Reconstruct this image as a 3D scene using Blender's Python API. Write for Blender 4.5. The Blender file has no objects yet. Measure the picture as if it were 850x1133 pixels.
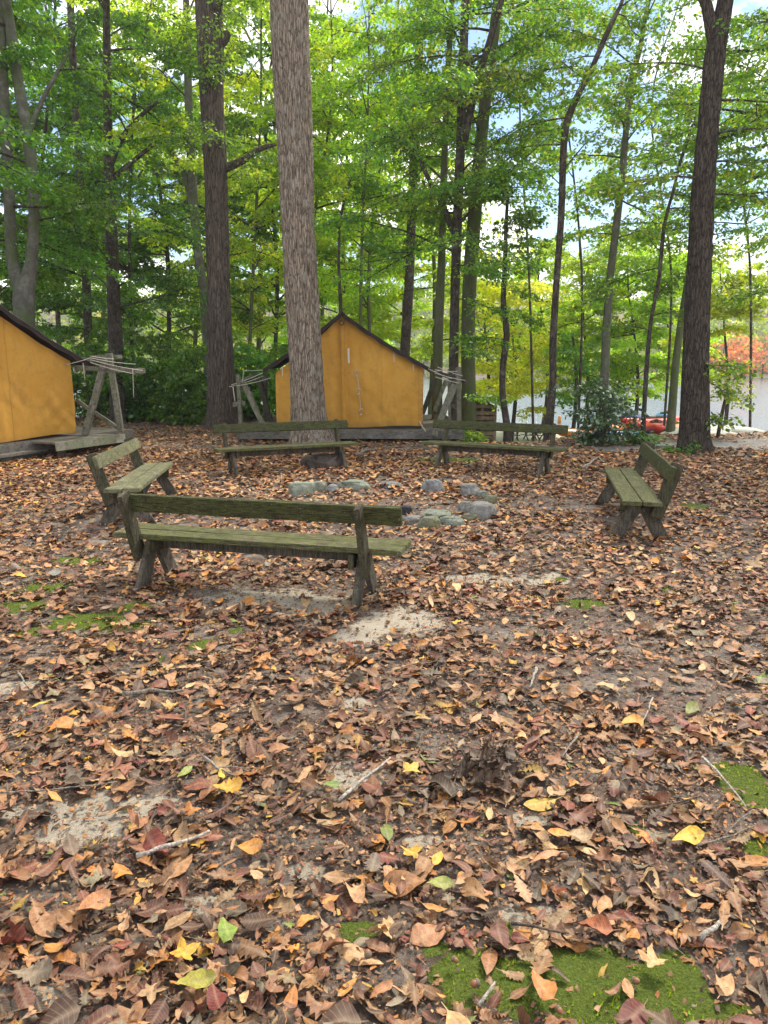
import bpy, bmesh, math, random
import numpy as np
from mathutils import Vector, Matrix

random.seed(7)
R = np.random.default_rng(11)
SC = bpy.context.scene
COL = SC.collection
PI = math.pi
rad = math.radians

# ------------------------------------------------------------------ camera maths
PITCH = rad(11.5); F = 818.0; CAMH = 1.65
def ray(px, py):
    cx = (px-425)/F; cy = (566.5-py)/F
    return (cx, math.cos(PITCH)+cy*math.sin(PITCH), -math.sin(PITCH)+cy*math.cos(PITCH))
def G(px, py, z=0.0):
    r = ray(px, py); k = (z-CAMH)/r[2]
    return (r[0]*k, r[1]*k, z)
def D(px, py, Y):
    r = ray(px, py); k = Y/r[1]
    return (r[0]*k, Y, CAMH+r[2]*k)

# ------------------------------------------------------------------ numpy noise
def _h(i, j, k, s):
    n = (i.astype(np.int64)*73856093) ^ (j.astype(np.int64)*19349663) ^ (k.astype(np.int64)*83492791) ^ (s*2654435)
    n = (n ^ (n >> 13)) * 1274126177
    n = n & 0x7fffffff
    n = (n ^ (n >> 15)) * 374761393 & 0x7fffffff
    return (n & 0xffffff)/float(0xffffff)
def vnoise(x, y, z=0.0, s=0):
    x, y, z = np.broadcast_arrays(np.asarray(x, float), np.asarray(y, float), np.asarray(z, float))
    i, j, k = np.floor(x), np.floor(y), np.floor(z)
    u, v, w = x-i, y-j, z-k
    u = u*u*(3-2*u); v = v*v*(3-2*v); w = w*w*(3-2*w)
    r = 0
    for a in (0, 1):
        for b in (0, 1):
            for c in (0, 1):
                r = r + _h(i+a, j+b, k+c, s)*(u if a else 1-u)*(v if b else 1-v)*(w if c else 1-w)
    return r
def fbm(x, y, z=0.0, s=0, o=4):
    r = 0; a = .5; t = 0; f = 1
    for q in range(o):
        r = r + a*vnoise(np.asarray(x)*f, np.asarray(y)*f, np.asarray(z)*f, s+q*7); t += a; a *= .5; f *= 2.03
    return r/t
def sstep(a, b, x):
    t = np.clip((np.asarray(x, float)-a)/(b-a), 0, 1)
    return t*t*(3-2*t)

# ------------------------------------------------------------------ ground height and cover
def gz(x, y):
    x = np.asarray(x, float); y = np.asarray(y, float)
    yc = 22 + (15.6-22)*sstep(-.6, 1.4, x)
    mid = sstep(.9, 1.8, x-.0*y)*(1-sstep(.20, .27, x/np.maximum(y, 1)))
    yc = yc - 1.3*mid; ye = 31.5 + 1.5*sstep(2, -2, x) - 6.5*mid
    z = -1.88*sstep(0, 1, (y-yc)/(ye-yc))
    z = z - .8*sstep(37.5, 46, y + 2.0*(fbm(x*.15, 3.1)-.5))
    z = z + 30*sstep(158, 330, y + 14*(fbm(x*.012, 1.7)-.5)) + 6*sstep(250, 600, y)
    near = 1 - sstep(20, 30, y)
    z = z + near*(.09*(fbm(x*.45, y*.45, 0, 3)-.5) + .018*(fbm(x*3.1, y*3.1, 0, 5)-.5))
    z = z + .10*sstep(7.5, 11, x)*near*sstep(9, 15, y)
    return z
def gzf(x, y): return float(gz(x, y))

# patches: (pixel x, pixel y, half width px, half height px)
SAND = [(430,690,48,17),(395,705,30,10),(290,664,62,9),(350,672,50,9),(100,900,46,18),(70,925,40,10),(160,890,30,9),(390,855,28,14),(395,775,20,9),(20,905,26,8),(590,905,26,8),(505,872,16,7),
        (30,1110,60,16),(470,930,24,7),(240,1000,34,12),(590,1010,34,9),(20,760,22,5),(470,690,25,10),(330,960,30,10),(560,640,60,6)]
BARE = [(650,760,90,20),(760,770,100,26),(560,700,70,12),(500,820,60,16),(690,690,80,10),(330,655,120,9),(610,560,60,9),(700,580,50,9),(420,560,90,12),(120,580,50,7),(790,720,60,12),(610,860,70,15),
        (780,880,50,14),(330,1010,70,16),(60,1000,70,16),(520,980,60,14),(200,870,50,14),(430,1080,60,16),(700,960,60,16)]
MOSS = [(110,688,52,11),(150,672,22,7),(28,672,28,8),(60,650,24,5),(228,713,20,8),(34,732,12,5),(645,670,20,5),(735,655,8,3),(835,870,26,22),(700,920,13,9),(545,1085,58,26),(700,1095,95,38),
        (395,1033,20,14),(790,1120,50,16),(500,510,34,3),(620,640,8,3),(88,622,20,3),(320,498,20,3),(480,1048,14,8),(560,1030,14,7),(262,700,12,4),(180,730,12,4),(770,560,14,3),(840,940,12,10),(30,700,16,5)]
PATH = [(800,494,70,7),(850,490,40,6),(690,497,50,3.5),(740,492,40,4)]
SAND = [(a, b, c*1.15, d*1.25) for a, b, c, d in SAND]
MOSS = [(a, b, c*1.2, d*1.2) for a, b, c, d in MOSS]
def patch(lst, x, y, jit=.35, s=0, fr=1.0):
    x = np.asarray(x, float); y = np.asarray(y, float)
    m = np.zeros(np.broadcast(x, y).shape)
    wob = jit*(fbm(x*3.0*fr, y*3.0*fr, 0, s+40)-.5)*2 + jit*.9*(fbm(x*11*fr, y*11*fr, 0, s+50)-.5)*2
    for px, py, hw, hh in lst:
        c = G(px, py); e = G(px+hw, py); n = G(px, py+hh); f_ = G(px, py-hh)
        a = abs(e[0]-c[0]); b = abs(f_[1]-n[1])/2; cy = (f_[1]+n[1])/2
        d = np.sqrt(((x-c[0])/a)**2 + ((y-cy)/b)**2)
        m = np.maximum(m, 1-sstep(.55, 1.25, d+wob))
    return m

# ------------------------------------------------------------------ objects
def tag(o, label=None, cat=None, group=None, kind=None):
    if label: o['label'] = label
    if cat: o['category'] = cat
    if group: o['group'] = group
    if kind: o['kind'] = kind
    return o
def thing(name, label, cat, loc=(0,0,0), rz=0.0, group=None):
    o = bpy.data.objects.new(name, None); COL.objects.link(o)
    o.location = loc; o.rotation_euler = (0, 0, rz); o.empty_display_size = .2
    return tag(o, label, cat, group)
def np_mesh(name, V, Fq, mat, parent=None, smooth=False, attrs=None, uv=None):
    """V (n,3); Fq (m,k) faces of the same k, or list of such arrays"""
    if not isinstance(Fq, list): Fq = [Fq]
    me = bpy.data.meshes.new(name)
    V = np.ascontiguousarray(V, dtype=np.float32)
    Fq = [np.asarray(f, dtype=np.int32) for f in Fq if len(f)]
    loops = np.concatenate([f.ravel() for f in Fq]); tot = np.concatenate([np.full(len(f), f.shape[1], np.int32) for f in Fq])
    st = np.concatenate([[0], np.cumsum(tot)[:-1]]).astype(np.int32)
    me.vertices.add(len(V)); me.vertices.foreach_set('co', V.ravel())
    me.loops.add(len(loops)); me.loops.foreach_set('vertex_index', loops)
    me.polygons.add(len(tot)); me.polygons.foreach_set('loop_start', st); me.polygons.foreach_set('loop_total', tot)
    if smooth: me.polygons.foreach_set('use_smooth', np.ones(len(tot), bool))
    if uv is not None:
        l = me.uv_layers.new(name='UVMap'); l.data.foreach_set('uv', np.ascontiguousarray(uv[loops], dtype=np.float32).ravel())
    for k, a in (attrs or {}).items():
        a = np.asarray(a, dtype=np.float32)
        if a.ndim == 1:
            at = me.attributes.new(k, 'FLOAT', 'POINT'); at.data.foreach_set('value', a)
        else:
            if a.shape[1] == 3: a = np.concatenate([a, np.ones((len(a), 1), np.float32)], 1)
            at = me.attributes.new(k, 'FLOAT_COLOR', 'POINT'); at.data.foreach_set('color', np.ascontiguousarray(a).ravel())
    me.update(calc_edges=True); me.validate()
    me.materials.append(mat)
    o = bpy.data.objects.new(name, me); COL.objects.link(o)
    if parent: o.parent = parent
    return o
class MB:
    def __init__(s): s.v = []; s.f = []
    def add(s, v, f):
        b = len(s.v); s.v += [tuple(p) for p in v]; s.f += [tuple(b+i for i in q) for q in f]
    def beam(s, a, b, w, h, up=(0,0,1), ends=True, seg=1, wob=0.0, rng=random):
        """box beam from a to b, w across, h along 'up'"""
        a = Vector(a); b = Vector(b); d = (b-a).normalized(); u = Vector(up); u = (u - d*u.dot(d)).normalized(); r = d.cross(u)
        vs = []
        for i in range(seg+1):
            c = a.lerp(b, i/seg)
            for sx, sy in ((-1,-1),(1,-1),(1,1),(-1,1)):
                p = c + r*(sx*w/2) + u*(sy*h/2)
                if wob: p = p + Vector([rng.uniform(-wob, wob) for _ in range(3)])
                vs.append(p)
        fs = []
        for i in range(seg):
            for k in range(4):
                fs.append((4*i+k, 4*i+(k+1) % 4, 4*i+4+(k+1) % 4, 4*i+4+k))
        fs.append((3,2,1,0)); fs.append(tuple(4*seg+k for k in range(4)))
        s.add(vs, fs)
    def tube(s, pts, rr, n=8, cap=True):
        pts = [Vector(p) for p in pts]
        if not hasattr(rr, '__len__'): rr = [rr]*len(pts)
        vs = []; fs = []; prev = None
        for i, p in enumerate(pts):
            d = (pts[min(i+1, len(pts)-1)] - pts[max(i-1, 0)]).normalized()
            u = Vector((0,0,1)) if prev is None else prev
            if abs(d.dot(u)) > .95: u = Vector((1,0,0)) if prev is None else (prev if abs(prev.dot(d)) < .95 else Vector((0,1,0)))
            u = (u-d*u.dot(d)).normalized(); prev = u; r = d.cross(u)
            for k in range(n):
                t = 2*PI*k/n; vs.append(p + (u*math.cos(t) + r*math.sin(t))*rr[i])
        for i in range(len(pts)-1):
            for k in range(n): fs.append((n*i+k, n*i+(k+1) % n, n*i+n+(k+1) % n, n*i+n+k))
        if cap: fs.append(tuple(reversed(range(n)))); fs.append(tuple(n*(len(pts)-1)+k for k in range(n)))
        s.add(vs, fs)
    def build(s, name, mat, parent=None, bevel=0.0, smooth=False, origin=None):
        me = bpy.data.meshes.new(name)
        v = s.v
        if origin is not None: v = [(p[0]-origin[0], p[1]-origin[1], p[2]-origin[2]) for p in v]
        me.from_pydata(v, [], s.f); me.update()
        if bevel or True:
            bm = bmesh.new(); bm.from_mesh(me)
            bmesh.ops.recalc_face_normals(bm, faces=bm.faces)
            if bevel: bmesh.ops.bevel(bm, geom=[e for e in bm.edges if len(e.link_faces) == 2 and e.calc_face_angle(0) > .6], offset=bevel, segments=2, affect='EDGES', clamp_overlap=True)
            bm.to_mesh(me); bm.free()
        if smooth:
            for p in me.polygons: p.use_smooth = True
        me.materials.append(mat)
        o = bpy.data.objects.new(name, me); COL.objects.link(o)
        if parent: o.parent = parent
        if origin is not None: o.location = origin
        return o

# ------------------------------------------------------------------ materials
def newmat(name):
    m = bpy.data.materials.new(name); m.use_nodes = True
    nt = m.node_tree; nt.nodes.clear()
    return m, nt, nt.nodes, nt.links
class N:
    """small node helper"""
    def __init__(s, name):
        s.m, s.nt, s.n, s.l = newmat(name)
        s.out = s.n.new('ShaderNodeOutputMaterial')
    def node(s, t, **kw):
        x = s.n.new(t)
        for k, v in kw.items():
            if k.startswith('_'): setattr(x, k[1:], v)
            else:
                i = x.inputs[k.replace('__', ' ')] if not k.isdigit() else x.inputs[int(k)]
                if isinstance(v, bpy.types.NodeSocket): s.l.new(v, i)
                else: i.default_value = v
        return x
    def coord(s, scale=(1,1,1), obj=True, rot=(0,0,0)):
        tc = s.n.new('ShaderNodeTexCoord'); mp = s.n.new('ShaderNodeMapping'); mp.inputs['Scale'].default_value = scale; mp.inputs['Rotation'].default_value = rot
        s.l.new(tc.outputs['Object' if obj else 'UV'], mp.inputs['Vector']); return mp.outputs[0]
    def noise(s, vec, scale, detail=4, rough=.6, dist=0):
        x = s.node('ShaderNodeTexNoise', Vector=vec, Scale=scale, Detail=detail, Roughness=rough, Distortion=dist)
        return x.outputs['Fac']
    def ramp(s, fac, stops):
        x = s.n.new('ShaderNodeValToRGB'); s.l.new(fac, x.inputs['Fac']); e = x.color_ramp.elements
        while len(e) < len(stops): e.new(.5)
        for q, (p, c) in zip(e, stops):
            q.position = p; q.color = (c, c, c, 1) if not hasattr(c, '__len__') else (*c, 1)
        return x.outputs['Color']
    def mix(s, fac, a, b, mode='MIX'):
        x = s.n.new('ShaderNodeMix'); x.data_type = 'RGBA'; x.blend_type = mode
        for i, v in ((0, fac), (6, a), (7, b)):
            if isinstance(v, bpy.types.NodeSocket): s.l.new(v, x.inputs[i])
            elif i == 0: x.inputs[0].default_value = v
            else: x.inputs[i].default_value = (*v, 1)
        return x.outputs[2]
    def math(s, op, a, b=None, c=None):
        x = s.n.new('ShaderNodeMath'); x.operation = op
        for i, v in enumerate((a, b, c)):
            if v is None: continue
            if isinstance(v, bpy.types.NodeSocket): s.l.new(v, x.inputs[i])
            else: x.inputs[i].default_value = v
        return x.outputs[0]
    def bump(s, h, strength=.5, dist=.01, normal=None):
        x = s.node('ShaderNodeBump', Height=h, Strength=strength, Distance=dist)
        if normal: s.l.new(normal, x.inputs['Normal'])
        return x.outputs[0]
    def attr(s, name):
        x = s.n.new('ShaderNodeAttribute'); x.attribute_name = name; return x
    def finish(s, color, rough=.8, normal=None, spec=.3, metal=0):
        p = s.n.new('ShaderNodeBsdfPrincipled')
        for k, v in (('Base Color', color), ('Roughness', rough), ('Specular IOR Level', spec), ('Metallic', metal)):
            if isinstance(v, bpy.types.NodeSocket): s.l.new(v, p.inputs[k])
            else: p.inputs[k].default_value = (*v, 1) if hasattr(v, '__len__') else v
        if normal: s.l.new(normal, p.inputs['Normal'])
        s.l.new(p.outputs[0], s.out.inputs['Surface']); return s.m

def wood_mat(name, c0, c1, green, gamt, axis=0, dark=.5):
    """weathered board: grain along local axis, algae in patches"""
    n = N(name)
    sc = [28, 28, 28]; sc[axis] = 1.6
    v = n.coord(tuple(sc)); v2 = n.coord((1,1,1))
    g = n.noise(v, 2.2, 6, .65, .6); g2 = n.noise(v, 7, 4, .6)
    col = n.mix(n.ramp(g, [(.32, 0), (.68, 1)]), c0, c1)
    wear = n.noise(v2, 2.1, 5, .7)
    col = n.mix(n.ramp(wear, [(.45, 0), (.7, .55)]), col, tuple(min(.6, x*1.7) for x in c1))
    al = n.noise(v2, 3.2, 7, .75); al2 = n.noise(v2, 45, 3, .6)
    mask = n.ramp(n.math('ADD', n.math('MULTIPLY', al, .75), n.math('MULTIPLY', al2, .25)), [(.5-gamt*.22, 0), (.6-gamt*.1, 1)])
    mask = n.math('MULTIPLY', mask, min(1, gamt*1.15))
    gc = n.mix(al2, tuple(x*.7 for x in green), tuple(min(1, x*1.5) for x in green))
    col = n.mix(mask, col, gc)
    col = n.mix(n.ramp(g2, [(.40, min(1, dark*1.3)), (.54, 0.0)]), col, tuple(x*.3 for x in c0))
    blot = n.ramp(n.noise(v2, 13, 5, .75), [(.36, .75), (.52, 0)])
    col = n.mix(blot, col, tuple(x*.45 for x in c0))
    sp = n.ramp(n.noise(v2, 90, 2, .5), [(.66, 0), (.72, 1)])
    col = n.mix(n.math('MULTIPLY', sp, .5), col, (.36, .36, .3))
    h = n.math('ADD', g, n.math('MULTIPLY', g2, .5))
    return n.finish(col, .85, n.bump(h, .9, .008), .2)

def bark_mat(name, c0, c1, lichen=None, vs=(22,22,3.2), bs=.9, bd=.02, mossy=0.0, crk=1.0):
    n = N(name)
    v0 = n.coord(vs); v1 = n.coord((1,1,1))
    dn = n.node('ShaderNodeTexNoise', Vector=v0, Scale=.45, Detail=4.0)
    v = n.mix(.32, v0, dn.outputs['Color'], 'LINEAR_LIGHT')
    a = n.noise(v0, 1.0, 7, .72, .8); b = n.noise(v, 3.1, 5, .6)
    vo = n.node('ShaderNodeTexVoronoi', Vector=v, Scale=.9, _feature='DISTANCE_TO_EDGE')
    crack = n.ramp(vo.outputs['Distance'], [(.0, 0.25), (.10, 1.0)])
    col = n.mix(n.ramp(a, [(.3, 0), (.68, 1)]), c0, c1)
    fine = n.ramp(n.noise(n.coord((vs[0]*2.2, vs[1]*2.2, vs[2]*.9)), 1.0, 6, .75, .3), [(.40, .9), (.52, 0)])
    col = n.mix(n.math('MULTIPLY', fine, min(1, crk)*.8), col, tuple(x*.35 for x in c0))
    col = n.mix(n.math('MULTIPLY', n.math('SUBTRACT', 1.0, crack), crk), col, tuple(x*.45 for x in c0))
    if lichen:
        lm = n.ramp(n.noise(v1, 3.4, 5, .75), [(.52, 0), (.63, 1)])
        col = n.mix(n.math('MULTIPLY', lm, .6), col, lichen)
    if mossy:
        mm = n.ramp(n.noise(v1, 2.2, 6, .75), [(.5-mossy*.15, 0), (.68-mossy*.1, 1)])
        col = n.mix(n.math('MULTIPLY', mm, .8), col, (.09, .13, .035))
    h = n.math('ADD', n.math('MULTIPLY', a, .8), n.math('ADD', n.math('MULTIPLY', crack, .5*crk), n.math('MULTIPLY', b, .3)))
    return n.finish(col, .92, n.bump(h, bs, bd), .15)

def leaf_mat(name, trans=.55, tcol=(2.35, 2.15, .5), gloss=.05):
    n = N(name)
    at = n.attr('col').outputs['Color']
    d = n.node('ShaderNodeBsdfDiffuse', Color=at)
    tc = n.mix(1.0, at, tcol, 'MULTIPLY')
    t = n.node('ShaderNodeBsdfTranslucent', Color=tc)
    g = n.node('ShaderNodeBsdfGlossy', Color=(.8, .85, .8, 1), Roughness=.38)
    m1 = n.n.new('ShaderNodeMixShader'); m1.inputs[0].default_value = trans; n.l.new(d.outputs[0], m1.inputs[1]); n.l.new(t.outputs[0], m1.inputs[2])
    m2 = n.n.new('ShaderNodeMixShader'); m2.inputs[0].default_value = gloss; n.l.new(m1.outputs[0], m2.inputs[1]); n.l.new(g.outputs[0], m2.inputs[2])
    n.l.new(m2.outputs[0], n.out.inputs['Surface']); return n.m

def litter_mat():
    n = N('dry_leaf')
    at = n.attr('col').outputs['Color']
    uvn = n.n.new('ShaderNodeUVMap'); uvn.uv_map = 'UVMap'
    sep = n.n.new('ShaderNodeSeparateXYZ'); n.l.new(uvn.outputs[0], sep.inputs[0])
    u, v = sep.outputs[0], sep.outputs[1]
    av = n.math('ABSOLUTE', v)
    mid = n.ramp(av, [(.0, 1.0), (.07, 0.0)])
    side = n.math('SINE', n.math('MULTIPLY', n.math('SUBTRACT', u, n.math('MULTIPLY', av, .55)), 62.0))
    sidem = n.ramp(side, [(.72, 0.0), (1.0, 1.0)])
    ob = n.coord((1,1,1))
    mot = n.noise(ob, 60, 4, .65); spots = n.ramp(n.noise(ob, 210, 2, .5), [(.62, 0), (.7, 1)])
    col = n.mix(n.ramp(mot, [(.3, .0), (.7, 1.0)]), n.mix(1.0, at, (.5, .45, .42), 'MULTIPLY'), n.mix(1.0, at, (1.3, 1.28, 1.2), 'MULTIPLY'))
    col = n.mix(n.math('MULTIPLY', mid, .4), col, n.mix(.5, at, (.5, .38, .24)))
    col = n.mix(n.math('MULTIPLY', sidem, .16), col, (.42, .3, .2))
    col = n.mix(n.math('MULTIPLY', spots, .4), col, (.05, .03, .02))
    h = n.math('ADD', n.math('MULTIPLY', sidem, -.5), n.math('ADD', n.math('MULTIPLY', mid, -.8), mot))
    return n.finish(col, .62, n.bump(h, .35, .002), .35)

M = {}
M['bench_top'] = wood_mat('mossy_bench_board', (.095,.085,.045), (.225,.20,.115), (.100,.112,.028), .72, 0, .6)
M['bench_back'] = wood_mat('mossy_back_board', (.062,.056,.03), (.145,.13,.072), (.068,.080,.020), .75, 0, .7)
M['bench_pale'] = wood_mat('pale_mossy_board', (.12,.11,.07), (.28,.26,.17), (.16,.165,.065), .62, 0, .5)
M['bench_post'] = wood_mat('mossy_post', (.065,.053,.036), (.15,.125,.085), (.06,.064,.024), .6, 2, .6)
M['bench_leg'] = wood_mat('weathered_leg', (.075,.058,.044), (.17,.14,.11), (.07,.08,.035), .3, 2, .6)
M['deck'] = wood_mat('deck_timber', (.12,.105,.09), (.24,.215,.19), (.12,.13,.06), .3, 0, .5)
M['deck_pale'] = wood_mat('pale_deck_board', (.28,.26,.21), (.44,.41,.34), (.22,.25,.10), .6, 0, .3)
M['pole'] = wood_mat('grey_pole_wood', (.13,.12,.095), (.27,.25,.2), (.14,.15,.08), .5, 2, .4)
M['pole_dark'] = wood_mat('dark_pole_wood', (.055,.05,.04), (.12,.105,.085), (.06,.07,.03), .4, 2, .4)
M['shed'] = wood_mat('brown_shed_board', (.24,.155,.10), (.42,.29,.19), (.13,.13,.06), .2, 0, .4)
M['bark_shag'] = bark_mat('shaggy_bark', (.12,.09,.066), (.56,.45,.345), (.36,.33,.27), (27,27,4.2), 1.0, .04)
M['bark_dark'] = bark_mat('dark_furrowed_bark', (.045,.034,.027), (.22,.175,.14), None, (26,26,3.0), 1.0, .025)
M['bark_dark2'] = bark_mat('black_oak_bark', (.035,.028,.022), (.16,.125,.10), None, (26,26,5), 1.0, .035)
M['bark_beech'] = bark_mat('smooth_beech_bark', (.085,.075,.06), (.19,.175,.145), (.27,.27,.24), (5,5,3), .35, .01, .25, 0.0)
M['bark_moss'] = bark_mat('mossy_bark', (.10,.085,.06), (.22,.19,.14), None, (9,9,3), .6, .015, .9, .25)
M['bark_thin'] = bark_mat('thin_tree_bark', (.05,.038,.03), (.13,.105,.085), (.2,.19,.16), (16,16,5), .6, .01)
M['leaf'] = leaf_mat('green_leaf')
M['leaf_glossy'] = leaf_mat('glossy_evergreen_leaf', .2, (1.3,1.3,.6), .14)
M['litter'] = litter_mat()

def ground_mat():
    n = N('forest_soil')
    ob = n.coord((1,1,1))
    sand, moss, bare, path = (n.attr(k).outputs['Fac'] for k in ('sand', 'moss', 'bare', 'path'))
    a = n.noise(ob, 9, 7, .75); b = n.noise(ob, 55, 8, .85); c = n.noise(ob, 200, 5, .8); d = n.noise(ob, 1.4, 5, .6)
    soil = n.mix(n.ramp(b, [(.34, 0), (.68, 1)]), (.03,.022,.017), (.17,.13,.10))
    soil = n.mix(n.ramp(a, [(.45, 0), (.65, .8)]), soil, (.19,.15,.125))
    dry = n.mix(n.ramp(n.math('ADD', n.math('MULTIPLY', b, .5), n.math('MULTIPLY', c, .5)), [(.38, 0), (.62, 1)]), (.08,.066,.055), (.33,.29,.245))
    soil = n.mix(n.math('MULTIPLY', bare, .8), soil, dry)
    gap = n.ramp(n.noise(ob, 2.6, 6, .75), [(.47, 0), (.58, .85)])
    soil = n.mix(gap, soil, n.mix(n.ramp(c, [(.35, 0), (.62, 1)]), (.16,.135,.11), (.42,.37,.31)))
    # far soil looks like crushed leaves
    lf = n.mix(n.ramp(n.noise(ob, 24, 5, .8), [(.35, 0), (.65, 1)]), (.09,.05,.035), (.34,.21,.14))
    soil = n.mix(n.ramp(d, [(.4, .1), (.6, .4)]), soil, lf)
    sm = n.ramp(n.math('ADD', sand, n.math('MULTIPLY', n.math('SUBTRACT', n.noise(ob, 16, 7, .75), .5), 1.6)), [(.38, 0), (.62, 1)])
    sm = n.math('MULTIPLY', sm, n.ramp(sand, [(.02, 0), (.2, 1)]))
    sc = n.mix(n.ramp(c, [(.35, 0), (.6, 1)]), (.30,.25,.18), (.60,.52,.40))
    col = n.mix(sm, soil, sc)
    mm = n.ramp(n.math('ADD', moss, n.math('MULTIPLY', n.math('SUBTRACT', n.noise(ob, 20, 7, .75), .5), 1.5)), [(.36, 0), (.6, 1)])
    mm = n.math('MULTIPLY', mm, n.ramp(moss, [(.02, 0), (.2, 1)]))
    mc = n.mix(n.ramp(n.noise(ob, 120, 4, .7), [(.32, 0), (.7, 1)]), (.07,.10,.016), (.20,.26,.04))
    col = n.mix(mm, col, mc)
    pc = n.mix(b, (.22,.2,.19), (.38,.36,.34))
    col = n.mix(n.math('MULTIPLY', path, .85), col, pc)
    beach = n.attr('beach').outputs['Fac']
    col = n.mix(beach, col, n.mix(b, (.42,.38,.30), (.58,.53,.44)))
    h = n.math('ADD', n.math('MULTIPLY', b, .8), n.math('ADD', n.math('MULTIPLY', c, .35), n.math('MULTIPLY', n.math('MULTIPLY', n.noise(ob, 160, 3, .7), mm), 1.0)))
    return n.finish(col, .93, n.bump(h, 1.0, .02), .15)
M['ground'] = ground_mat()

def build_ground():
    ys = list(np.arange(-10, .8, .6)); y = .8
    while y < 440:
        ys.append(y); y += max(.035, .011*y) if y < 24 else (.5 if y < 48 else (.035*y))
    xs = [0.0]; x = 0.0
    while x < 410:
        x += .045 if x < 4 else (.12 if x < 14 else (.6 if x < 30 else .14*x)); xs.append(x)
    xs = np.array([-a for a in xs[:0:-1]] + xs); ys = np.array(ys)
    X, Y = np.meshgrid(xs, ys); Z = gz(X, Y)
    V = np.stack([X.ravel(), Y.ravel(), Z.ravel()], 1)
    nx, ny = len(xs), len(ys); i = np.arange(nx*ny).reshape(ny, nx)
    Fq = np.stack([i[:-1,:-1].ravel(), i[:-1,1:].ravel(), i[1:,1:].ravel(), i[1:,:-1].ravel()], 1)
    x, y = V[:,0], V[:,1]; near = y < 20
    def pm(l, s):
        r = np.zeros(len(x)); r[near] = patch(l, x[near], y[near], .65 if s < 3 else .35, s); return r
    be = sstep(27, 30.5, y)*(1-sstep(39, 41, y))*sstep(-1, 2, x)*.95
    V[:,2] += .012*pm(MOSS, 2)*fbm(x*9, y*9)
    o = np_mesh('ground', V, Fq, M['ground'], smooth=True, attrs={'sand': pm(SAND, 1), 'moss': pm(MOSS, 2), 'bare': pm(BARE, 3), 'path': pm(PATH, 4), 'beach': be})
    tag(o, kind='structure')
build_ground()

# water
def build_water():
    n = N('lake_water')
    ob = n.coord((1,.55,1))
    h = n.math('ADD', n.noise(ob, 1.1, 4, .6, .3), n.math('MULTIPLY', n.noise(ob, 5.5, 3, .6), .45))
    n.finish((.16,.18,.185), .14, n.bump(h, 1.0, .13), 1.0)
    xs = np.linspace(-445, 445, 60); ys = np.concatenate([np.linspace(36, 60, 14), np.linspace(70, 420, 30)])
    X, Y = np.meshgrid(xs, ys); V = np.stack([X.ravel(), Y.ravel(), np.full(X.size, -2.0)], 1)
    i = np.arange(X.size).reshape(X.shape)
    tag(np_mesh('lake', V, np.stack([i[:-1,:-1].ravel(), i[:-1,1:].ravel(), i[1:,1:].ravel(), i[1:,:-1].ravel()], 1), n.m), kind='structure')
build_water()

# ------------------------------------------------------------------ leaf litter
TAN, BRN, DRK, GRY, ORG, YEL, RED, GRN = (.56,.35,.19), (.33,.16,.07), (.095,.055,.036), (.26,.21,.16), (.58,.25,.06), (.68,.42,.06), (.25,.06,.04), (.22,.30,.07)
def litter_colors(n, rng, far=0.0):
    base = np.array([TAN, (.40,.21,.11), BRN, (.23,.09,.055), DRK, GRY, ORG, YEL, RED, GRN, (.15,.065,.045)])
    w = np.array([.15+.14*far, .17, .15, .15, .12-.05*far, .08, .085+.03*far, .010, .03, .005, .10]); w /= w.sum()
    c = base[rng.choice(len(base), n, p=w)]
    c = c*rng.uniform(.7, 1.3, (n, 1))*rng.uniform(.93, 1.07, (n, 3))
    return np.clip(c, .01, .8)

def outline_oval(k=7, wmax=.24, peak=.45, stem=.12):
    u = np.linspace(0, 1, k)
    w = wmax*np.sin(PI*u**(math.log(.5)/math.log(peak)))**.8; w[0] = .012; w[-1] = .004
    return u, w
def outline_oak():
    u = np.linspace(0, 1, 15); w = np.array([.01,.035,.09,.07,.18,.12,.27,.15,.31,.17,.25,.15,.18,.12,.01]); return u, w
def outline_serr(k=9):
    u = np.linspace(0, 1, k); w = .30*np.sin(PI*u**.8)**.75; w[::2] *= .93; w[0] = .012; w[-1] = .004; return u, w
def tmpl_strip(u, w):
    k = len(u); V = []
    for a, b in zip(u, w): V += [(a, b), (a, 0), (a, -b)]
    Fq = []
    for i in range(k-1):
        Fq += [(3*i, 3*i+1, 3*i+4, 3*i+3), (3*i+1, 3*i+2, 3*i+5, 3*i+4)]
    # petiole
    b = len(V); V += [(0, .012), (0, -.012), (-.22, -.007), (-.22, .007)]; Fq.append((b, b+3, b+2, b+1))
    return np.array(V), np.array(Fq)
def tmpl_star(lobes=5):
    m = lobes*4; V = [(.42, 0)]; Fq = []
    for ring, s in ((1, .5), (2, 1.0)):
        for i in range(m):
            t = 2*PI*i/m; ph = (i % 4)/4
            r = [1.0, .74, .47, .70][i % 4]*(.80+.20*math.cos(t))
            V.append((.42+.5*s*r*math.cos(t), .5*s*r*math.sin(t)))
    Tq = []
    for i in range(m):
        j = (i+1) % m
        Tq.append((0, 1+i, 1+j, 1+j)); Fq.append((1+i, 1+m+i, 1+m+j, 1+j))
    T3 = np.array([(a, b, c) for a, b, c, _ in Tq])
    b = len(V); V += [(-.05, .012), (-.05, -.012), (-.4, -.007), (-.4, .007)]; Fq.append((b, b+3, b+2, b+1))
    return np.array(V), (T3, np.array(Fq))
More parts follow.
